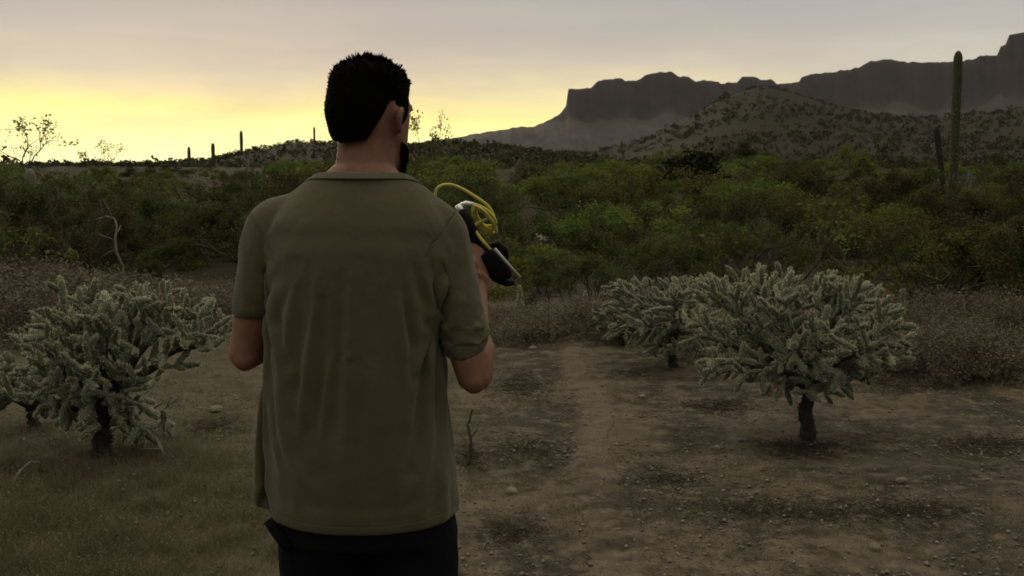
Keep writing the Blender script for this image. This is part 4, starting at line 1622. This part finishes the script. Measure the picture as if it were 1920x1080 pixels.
def litter():
    """dead twigs and dropped bits that darken the soil in patches"""
    g = np.random.default_rng(97)
    n = 26000
    a_ = g.uniform(-0.52, 0.52, n)
    y_ = 3.9 + 8.5 * g.random(n) ** 1.1
    x_ = a_ * y_
    keep = (fbm(x_ * 1.1, y_ * 1.9, 4, 95) > 0.50 + 0.08 * g.random(n)) & (trail_dist(x_, y_) > 0.8)
    x_, y_ = list(x_[keep]), list(y_[keep])
    # thick mats where the photograph shows them
    for px_, py_, wx, wy, k_ in [(970, 725, 62, 22, 1500), (1345, 765, 75, 16, 1500), (1490, 842, 90, 16, 1700), (885, 862, 26, 22, 500), (1870, 835, 90, 20, 1500),
                                 (1460, 965, 170, 30, 2200), (990, 850, 70, 24, 900), (1290, 672, 70, 10, 700), (1700, 735, 120, 14, 1300), (960, 1000, 60, 26, 700),
                                 (1700, 960, 120, 18, 1200), (1250, 900, 80, 14, 700), (400, 800, 60, 18, 700), (60, 880, 90, 18, 900), (1180, 700, 40, 10, 400)]:
        u_ = g.normal(size=(k_, 2)) * 0.55
        for a2, b2 in u_:
            q = flat(px_ + a2 * wx, py_ + b2 * wy)
            x_.append(q[0]); y_.append(q[1])
    x_, y_ = np.array(x_), np.array(y_)
    n = len(x_)
    z_ = ground_h(x_, y_) + (fbm(x_ * 7, y_ * 7, 3, 21) - 0.5) * 0.030 + 0.004
    th = g.uniform(0, 6.28, n)
    L = g.uniform(0.008, 0.045, n)
    d = np.stack([np.cos(th) * L, np.sin(th) * L, g.uniform(-.1, .5, n) * L], 1)
    p = np.stack([x_, y_, z_], 1)
    mb = MB()
    mb.segs(p, p + d, g.uniform(.0006, .0018, n), .0006, 3)
    tag(obj('litter', mb.mesh('litter', M['cholla_wood'])), 'dark dead twigs and plant litter in patches on the soil', 'litter', kind='stuff')


litter()


# ------------------------------------------------------------------ chollas
def joint_mesh(name, seed, mats, n_spine, sl=0.13, sides=8):
    """one spiny stem joint: unit length along +Z from the origin, radius about 0.17; warts and spines"""
    g = np.random.default_rng(seed)
    mb = MB()
    zs = np.array([0.0, 0.10, 0.30, 0.5, 0.7, 0.88, 0.98])
    rs = np.array([0.09, 0.145, 0.17, 0.175, 0.165, 0.125, 0.06])
    ang = np.arange(sides) * 2 * np.pi / sides
    v = []
    for i, (z, r) in enumerate(zip(zs, rs)):
        wart = 1 + 0.16 * np.where((np.arange(sides) + i) % 2 == 0, 1, -1)
        v.append(np.stack([np.cos(ang) * r * wart, np.sin(ang) * r * wart, np.full(sides, z)], 1))
    v = np.concatenate(v + [np.array([[0, 0, 1.0]])])
    i = np.arange(sides); j = (i + 1) % sides
    q = np.stack([i, j, j + sides, i + sides], 1)
    f = (q[None] + (np.arange(len(zs) - 1) * sides)[:, None, None]).reshape(-1, 4)
    mb.add(v, f, 0)
    k = (len(zs) - 1) * sides
    mb.f.setdefault(3, []).append(np.stack([i + k, j + k, np.full(sides, k + sides)], 1))
    mb.m.setdefault(3, []).append(np.zeros(sides))
    th = g.uniform(0, 2 * np.pi, n_spine)
    z = g.uniform(0.05, 1.0, n_spine)
    r = np.interp(z, zs, rs)
    base = np.stack([np.cos(th) * r, np.sin(th) * r, z], 1)
    out = np.stack([np.cos(th), np.sin(th), (z - 0.35) * 1.3], 1) + g.normal(size=(n_spine, 3)) * 0.45
    out /= np.linalg.norm(out, axis=1, keepdims=True)
    side = np.cross(out, g.normal(size=(n_spine, 3)))
    side /= np.linalg.norm(side, axis=1, keepdims=True)
    L = g.uniform(0.6, 1.2, n_spine)[:, None] * sl
    v = np.stack([base - side * 0.014, base + side * 0.014, base + out * L], 1).reshape(-1, 3)
    mb.add(v, np.arange(n_spine * 3).reshape(-1, 3), 1)
    return mb.mesh(name, mats)


JOINT = [joint_mesh('cholla_joint', 700 + i, [M['cholla_skin'], M['spine']], 110) for i in range(5)]
JOINT_G = [joint_mesh('green_cholla_joint', 710 + i, [M['cholla_skin'], M['green_spine']], 70) for i in range(2)]


def grow_cholla(name, label, base, seed, trunk_h, trunk_r, centre, rad, n_limb, n_joint, jl, jr=1.0, protos=None, droop=0.25,
                trunk_lean=(0, 0), power=2.6, max_parts=300):
    """centre and rad: the crown's ellipsoid relative to the base"""
    protos = protos or JOINT
    g = np.random.default_rng(seed)
    root = tag(empty(name, base), label, 'cactus')
    centre, rad = np.array(centre, float), np.array(rad, float)
    # trunk
    top = np.array([trunk_lean[0], trunk_lean[1], trunk_h])
    k = np.linspace(0, 1, 9)[:, None]
    pts = k * top + np.concatenate([g.normal(size=(9, 2)) * 0.008, np.zeros((9, 1))], 1) * (k > 0)
    pts[0, 2] = -0.06
    rr = trunk_r * np.interp(k[:, 0], [0, 0.12, 0.8, 1], [1.45, 1.05, 0.85, 0.8]) * g.uniform(0.92, 1.1, 9)
    mb = MB(); mb.tube(pts, rr, 10)
    # short dead stubs give the bark its rough outline
    th = g.uniform(0, 6.28, 70); zz = g.uniform(0, trunk_h, 70)
    b0 = np.stack([np.interp(zz, pts[:, 2], pts[:, 0]) + np.cos(th) * trunk_r * .8, np.interp(zz, pts[:, 2], pts[:, 1]) + np.sin(th) * trunk_r * .8, zz], 1)
    b1_ = b0 + np.stack([np.cos(th), np.sin(th), g.uniform(-.8, .6, 70)], 1) * trunk_r * g.uniform(.3, .7, 70)[:, None]
    mb.segs(b0, b1_, trunk_r * 0.16, trunk_r * 0.03, 4)
    obj('trunk', mb.mesh('trunk', M['cholla_wood'], True), root)

    def inside(p, slack=1.0):
        bowl = 0.70 + 0.34 * min(max((p[2] - centre[2] + rad[2]) / (1.5 * rad[2]), 0.0), 1.0)     # wider towards the top
        d = np.abs((p - centre) / (rad * slack * np.array([bowl, bowl, 1.0])))
        return (d[0] ** 2 + d[1] ** 2) ** (power / 2) + d[2] ** power < 1

    seeds = []
    for i in range(n_limb):
        az_ = 2 * math.pi * (i + g.uniform(-.3, .3)) / n_limb
        el_ = g.uniform(0.05, 1.0) if i % 3 else g.uniform(0.9, 1.4)
        d = np.array([math.cos(az_) * math.cos(el_), math.sin(az_) * math.cos(el_), math.sin(el_)])
        p = top * g.uniform(0.72, 1.0)
        path, step = [p.copy()], jl * 0.75
        reach = g.uniform(0.58, 0.80)
        for s in range(40):
            d = d + g.normal(size=3) * 0.16 + np.array([0, 0, 0.03])
            d /= np.linalg.norm(d)
            q = p + d * step
            if not inside(q, reach) and s > 1:
                break
            path.append(q.copy())
            if s > 0:
                seeds.append((q.copy(), d.copy()))
            p = q
        seeds.append((p.copy(), d.copy()))
        if len(path) > 1:
            mb = MB()
            mb.tube(path, np.linspace(trunk_r * 0.62, trunk_r * 0.30, len(path)), 7)
            obj('limb', mb.mesh('limb', M['cholla_wood'], True), root)
    joints, cells = [], {}

    def crowded(p, d):
        c_ = tuple(np.floor(p / d).astype(int))
        for i in (-1, 0, 1):
            for j in (-1, 0, 1):
                for k_ in (-1, 0, 1):
                    for o_ in cells.get((c_[0] + i, c_[1] + j, c_[2] + k_), ()):
                        if np.sum((o_ - p) ** 2) < d * d:
                            return True
        cells.setdefault(c_, []).append(p)
        return False

    queue = [s for s in seeds]
    g.shuffle(queue)
    queue = list(queue)
    guard = 0
    while queue and len(joints) < n_joint and guard < n_joint * 40:
        guard += 1
        p, d = queue.pop(int(g.integers(0, min(len(queue), 60))))
        outw = (p - centre) / rad
        outw /= max(np.linalg.norm(outw), 1e-6)
        made = 0
        for c_ in range(int(g.integers(2, 5))):
            low = p[2] < centre[2] - 0.25 * rad[2]
            e = d * 0.45 + outw * 0.45 + np.array([0, 0, -droop if low and g.random() < 0.6 else 0.42]) + g.normal(size=3) * 0.68
            e /= np.linalg.norm(e)
            L = jl * g.uniform(0.5, 1.4)
            q = p + e * L
            if q[2] < 0.02 or not inside(q, 0.9 + 0.30 * g.random()):
                continue
            if crowded(q, jl * 0.46):
                continue
            joints.append((p.copy(), e, L))
            queue.append((q, e))
            made += 1
        if made == 0 and g.random() < 0.5:
            queue.append((p, d + g.normal(size=3) * 0.3))
    # those that show largest (towards the viewer) as parts, the rest as one
    bw = np.array(base)
    dist = [np.linalg.norm(bw + j[0] + j[1] * j[2] * .5 - np.array(EYE)) - 0.55 * (j[0][2] - centre[2]) for j in joints]
    order = np.argsort(dist)
    rest = MB()
    rest_src = {}
    for rank, ji in enumerate(order):
        p, e, L = joints[ji]
        qn = Vector(e).to_track_quat('Z', 'Y') @ Matrix.Rotation(g.uniform(0, 6.28), 3, 'Z').to_quaternion()
        rs = (0.5 * L + 0.5 * jl) * jr * g.uniform(0.8, 1.2)
        me = protos[int(g.integers(0, len(protos)))]
        if rank < max_parts:
            o_ = obj('stem_joint', me, root)
            o_.rotation_mode = 'QUATERNION'
            o_.rotation_quaternion = qn
            o_.location = p
            o_.scale = (rs, rs, L)
        else:
            if me.name not in rest_src:
                nv = len(me.vertices)
                co = np.empty(nv * 3, np.float32); me.vertices.foreach_get('co', co)
                polys = {}
                for pl in me.polygons:
                    polys.setdefault((len(pl.vertices), pl.material_index), []).append(list(pl.vertices))
                rest_src[me.name] = (co.reshape(-1, 3), {k_: np.array(v_) for k_, v_ in polys.items()})
            co, polys = rest_src[me.name]
            mat = np.array(qn.to_matrix())
            v = (co * np.array([rs, rs, L])) @ mat.T + p
            for (kk, mi), f in polys.items():
                used, inv = np.unique(f, return_inverse=True)
                rest.add(v[used], inv.reshape(f.shape), mi)
    if rest.n:
        tag(obj('inner_joints', rest.mesh('inner_joints', [m_ for m_ in protos[0].materials]), root), kind='stuff')
    return root


bR = on_ground(1512, 822)
grow_cholla('cholla_cactus', 'large pale umbrella shaped cholla on a dark trunk right of the path', bR, 811, 0.34, 0.042,
            (-0.12, 0.0, 0.62), (0.78, 0.66, 0.37), 24, 1000, 0.105, 0.80)
bS = on_ground(1262, 690)
grow_cholla('cholla_cactus', 'smaller cholla behind the left side of the large one', bS, 802, 0.2, 0.035,
            (0.06, 0.0, 0.42), (0.76, 0.5, 0.30), 13, 540, 0.105, 0.80)
bL = on_ground(192, 858)
grow_cholla('cholla_cactus', 'silvery straggling cholla left of the man', bL, 803, 0.26, 0.05,
            (0.16, 0.05, 0.50), (0.80, 0.55, 0.46), 22, 720, 0.105, 0.82, droop=0.4, power=2.6)
bG = on_ground(60, 800)
grow_cholla('cholla_cactus', 'low blue green cholla at the left edge of the picture', bG, 804, 0.12, 0.03,
            (-0.04, 0.0, 0.24), (0.36, 0.3, 0.22), 7, 110, 0.09, 1.2, protos=JOINT_G)
bP = on_ground(1165, 648)
grow_cholla('cholla_cactus', 'low light green cholla beside the far end of the path', bP, 805, 0.1, 0.03,
            (0.0, 0.0, 0.22), (0.27, 0.25, 0.23), 6, 90, 0.09, 1.2, protos=JOINT_G)

# pale tips of young chollas that stick out of the brown shrubs
for px_, y0, y1, Y_, lab in [(975, 570, 534, 11.0, 'pale cholla tip nearest the man above the brown shrubs'),
                             (1014, 610, 578, 10.6, 'pale cholla tip low among the brown shrubs behind the path'),
                             (1098, 585, 546, 11.2, 'pale cholla tip in the middle of the brown shrub row'),
                             (1168, 580, 536, 11.0, 'tall pale cholla tip above the light green cholla'),
                             (1693, 640, 540, 9.6, 'pale upright cholla stem at the right side of the large cholla')]:
    top = at(px_, y1, Y_)
    z0 = gz(top.x, Y_)
    root = tag(empty('young_cholla', (top.x, Y_, z0)), lab, 'cactus')
    hgt = top.z - z0
    n_ = max(2, int(round(hgt / 0.11)))
    for i in range(n_):
        o_ = obj('stem_joint', JOINT[i % 3], root)
        o_.location = (random.uniform(-.008, .008), 0, hgt * i / n_ - 0.01)
        o_.scale = (0.115, 0.115, hgt / n_ * 1.08)
        o_.rotation_euler = (random.uniform(-.1, .1), random.uniform(-.1, .1), i * 1.3)


# fallen dead wood
def dead_branch(pts_px, r0, label, lift=0.02, mat='dead_wood', twigs=0):
    g = np.random.default_rng(int(pts_px[0][0]))
    P = []
    for (a_, b_, hh) in pts_px:
        q = on_ground(a_, b_)
        P.append((q.x, q.y, q.z + hh))
    P = np.array(P)
    k = np.linspace(0, len(P) - 1, len(P) * 4)
    Q = np.stack([np.interp(k, np.arange(len(P)), P[:, i]) for i in range(3)], 1) + g.normal(size=(len(k), 3)) * r0 * 0.18
    mb = MB()
    mb.tube(Q - P[0], np.linspace(r0, r0 * 0.45, len(Q)) * g.uniform(0.85, 1.1, len(Q)), 8)
    root = tag(obj('dead_branch', mb.mesh('dead_branch', M[mat], True), None, P[0]), label, 'branch')
    for i in range(twigs):
        j = int(g.integers(2, len(Q) - 1))
        e = g.normal(size=3); e[2] = abs(e[2]) * .5; e /= np.linalg.norm(e)
        mb = MB()
        c = Q[j] - P[0]
        mb.tube([c, c + e * 0.06, c + e * 0.13 + g.normal(size=3) * 0.02], [r0 * .4, r0 * .3, r0 * .12], 6)
        obj('twig', mb.mesh('twig', M[mat], True), root)
    return root


dead_branch([(200, 822, .03), (240, 815, .10), (285, 815, .16), (315, 825, .13)], 0.020, 'grey fallen cholla limb at the foot of the left cholla', twigs=5)
dead_branch([(262, 838, .02), (272, 845, .12), (290, 850, .10), (310, 862, .01)], 0.015, 'bent grey dead limb right of the left cholla trunk', twigs=3)
dead_branch([(24, 912, .01), (40, 900, .05), (60, 895, .08), (76, 892, .07)], 0.010, 'pale curved stick near the lower left edge', twigs=0)
dead_branch([(878, 872, .0), (884, 872, .10), (878, 872, .22), (886, 872, .30)], 0.012, 'dark dead stem standing beside the man\'s right side', mat='bark', twigs=4)


# ------------------------------------------------------------------ saguaros
def saguaro_mesh(name, h, r, ribs=14, top_round=0.35, mat=None, flare=0.9):
    zs = np.concatenate([np.linspace(-0.1, h - r * 2.2, 14), h - r * 2.2 * (1 - np.sin(np.linspace(0.1, 1, 8) * np.pi / 2))])
    mb = MB()
    sides = ribs * 2
    ang = np.arange(sides) * 2 * np.pi / sides
    rib = np.where(np.arange(sides) % 2 == 0, 1.0, 0.84)
    v = []
    for z in zs:
        e = r * np.interp(z / h, [0, 0.25, 0.7, 1], [flare, 0.95, 1.0, 0.96])
        k = np.clip((z - (h - r * 2.2)) / (r * 2.2), 0, 1)
        e *= math.sqrt(max(1 - k ** 2.2, 0.0))
        v.append(np.stack([np.cos(ang) * e * rib, np.sin(ang) * e * rib, np.full(sides, z)], 1))
    v = np.concatenate(v)
    i = np.arange(sides); j = (i + 1) % sides
    q = np.stack([i, j, j + sides, i + sides], 1)
    f = (q[None] + (np.arange(len(zs) - 1) * sides)[:, None, None]).reshape(-1, 4)
    mb.add(v, f)
    # a few spine rows along the ribs
    g = np.random.default_rng(int(h * 100))
    n = int(h * 160)
    th = ang[g.integers(0, ribs, n) * 2]
    z = g.uniform(0.2, h, n)
    e = r * np.interp(z / h, [0, .25, .7, .93, 1], [flare, .95, 1, .8, .1])
    P = np.stack([np.cos(th) * e, np.sin(th) * e, z], 1)
    mb.leaves(P, r * 0.16, g, 2.0, mat=1)
    return mb.mesh(name, [mat or M['saguaro'], M['green_spine']])


def saguaro(px, py_top, Y, wpx, label, lean=0.0, name='saguaro_cactus', group=None, mat=None, base=None):
    top = at(px, py_top, Y)
    x0 = top.x - lean * 2
    z0 = gz(x0, Y)
    h = top.z - z0
    r = wpx / F * Y / 2
    root = tag(empty(name, (top.x - math.tan(lean) * h, Y, z0)), label, 'cactus', group)
    o_ = obj('stem', saguaro_mesh('saguaro_stem', h / math.cos(lean), r, mat=mat), root)
    o_.rotation_euler = (0, lean, 0)
    return root, h, r


saguaro(1797, 95, 36, 17, 'tall single stemmed saguaro rising above the ridge at the right')
saguaro(1755, 236, 34, 12, 'short dark saguaro leaning left of the tall one', lean=-0.16, mat=M['cholla_wood'])
saguaro(452, 245, 190, 6, 'tallest thin saguaro on the left skyline, nearest the man', group='skyline saguaros')
saguaro(399, 268, 170, 7, 'stout saguaro on the left skyline between two thinner ones', group='skyline saguaros')
saguaro(354, 275, 165, 6, 'leftmost saguaro on the left skyline', group='skyline saguaros')
saguaro(589, 238, 200, 4, 'thin saguaro on the hilltop just left of the man\'s head', group='skyline saguaros')
saguaro(56, 316, 24, 22, 'pale blunt saguaro stump in the scrub at the far left', mat=M['dead_wood'])


# pale bowed trunk in the scrub at the left
def bowed_trunk():
    mb = MB()
    ks = [(180, 412), (196, 406), (212, 410), (219, 425), (218, 450), (222, 475), (232, 500), (230, 530), (224, 560)]
    P = np.array([at(a_, b_, 13.2) for a_, b_ in ks])
    P[-1][2] = gz(P[-1][0], 13.2) - 0.03
    k = np.linspace(0, len(P) - 1, 33)
    Q = np.stack([np.interp(k, np.arange(len(P)), P[:, i]) for i in range(3)], 1)
    Q[:, 1] += np.sin(k) * 0.05
    base = Q[-1].copy(); base[2] += 0.03
    mb.tube(Q - base, np.linspace(0.009, 0.018, len(Q)), 8)
    root = tag(obj('bowed_dead_tree', mb.mesh('trunk', M['dead_wood'], True), None, base), 'pale bowed dead tree with drooping tip in the left scrub', 'tree')
    g = np.random.default_rng(3)
    for i in range(5):
        c = Q[int(g.integers(2, 24))] - base
        e = g.normal(size=3); e /= np.linalg.norm(e)
        mb = MB(); mb.tube([c, c + e * .10, c + e * .22 + g.normal(size=3) * .03], [.008, .006, .003], 6)
        obj('twig', mb.mesh('twig', M['dead_wood'], True), root)


bowed_trunk()


# ------------------------------------------------------------------ the evening haze
def build_haze():
    m = bpy.data.materials.new('haze')
    m.use_nodes = True
    k = NT(m.node_tree)
    pv = k.n('ShaderNodeVolumePrincipled')
    pv.inputs['Color'].default_value = C(0.86, 0.84, 0.88)
    pv.inputs['Density'].default_value = 0.00003
    pv.inputs['Anisotropy'].default_value = 0.0
    k.put(k.n('ShaderNodeOutputMaterial').inputs['Volume'], pv.outputs[0])
    x0, x1, y0, y1, z0, z1 = -4600, 4600, -4600, 4600, -40, 420
    v = [(x, y, z) for z in (z0, z1) for y in (y0, y1) for x in (x0, x1)]
    f = [(0, 2, 3, 1), (4, 5, 7, 6), (0, 1, 5, 4), (2, 6, 7, 3), (0, 4, 6, 2), (1, 3, 7, 5)]
    tag(obj('haze', mesh_from('haze', v, np.array(f), m)), 'thin evening haze over the desert', kind='stuff')


build_haze()
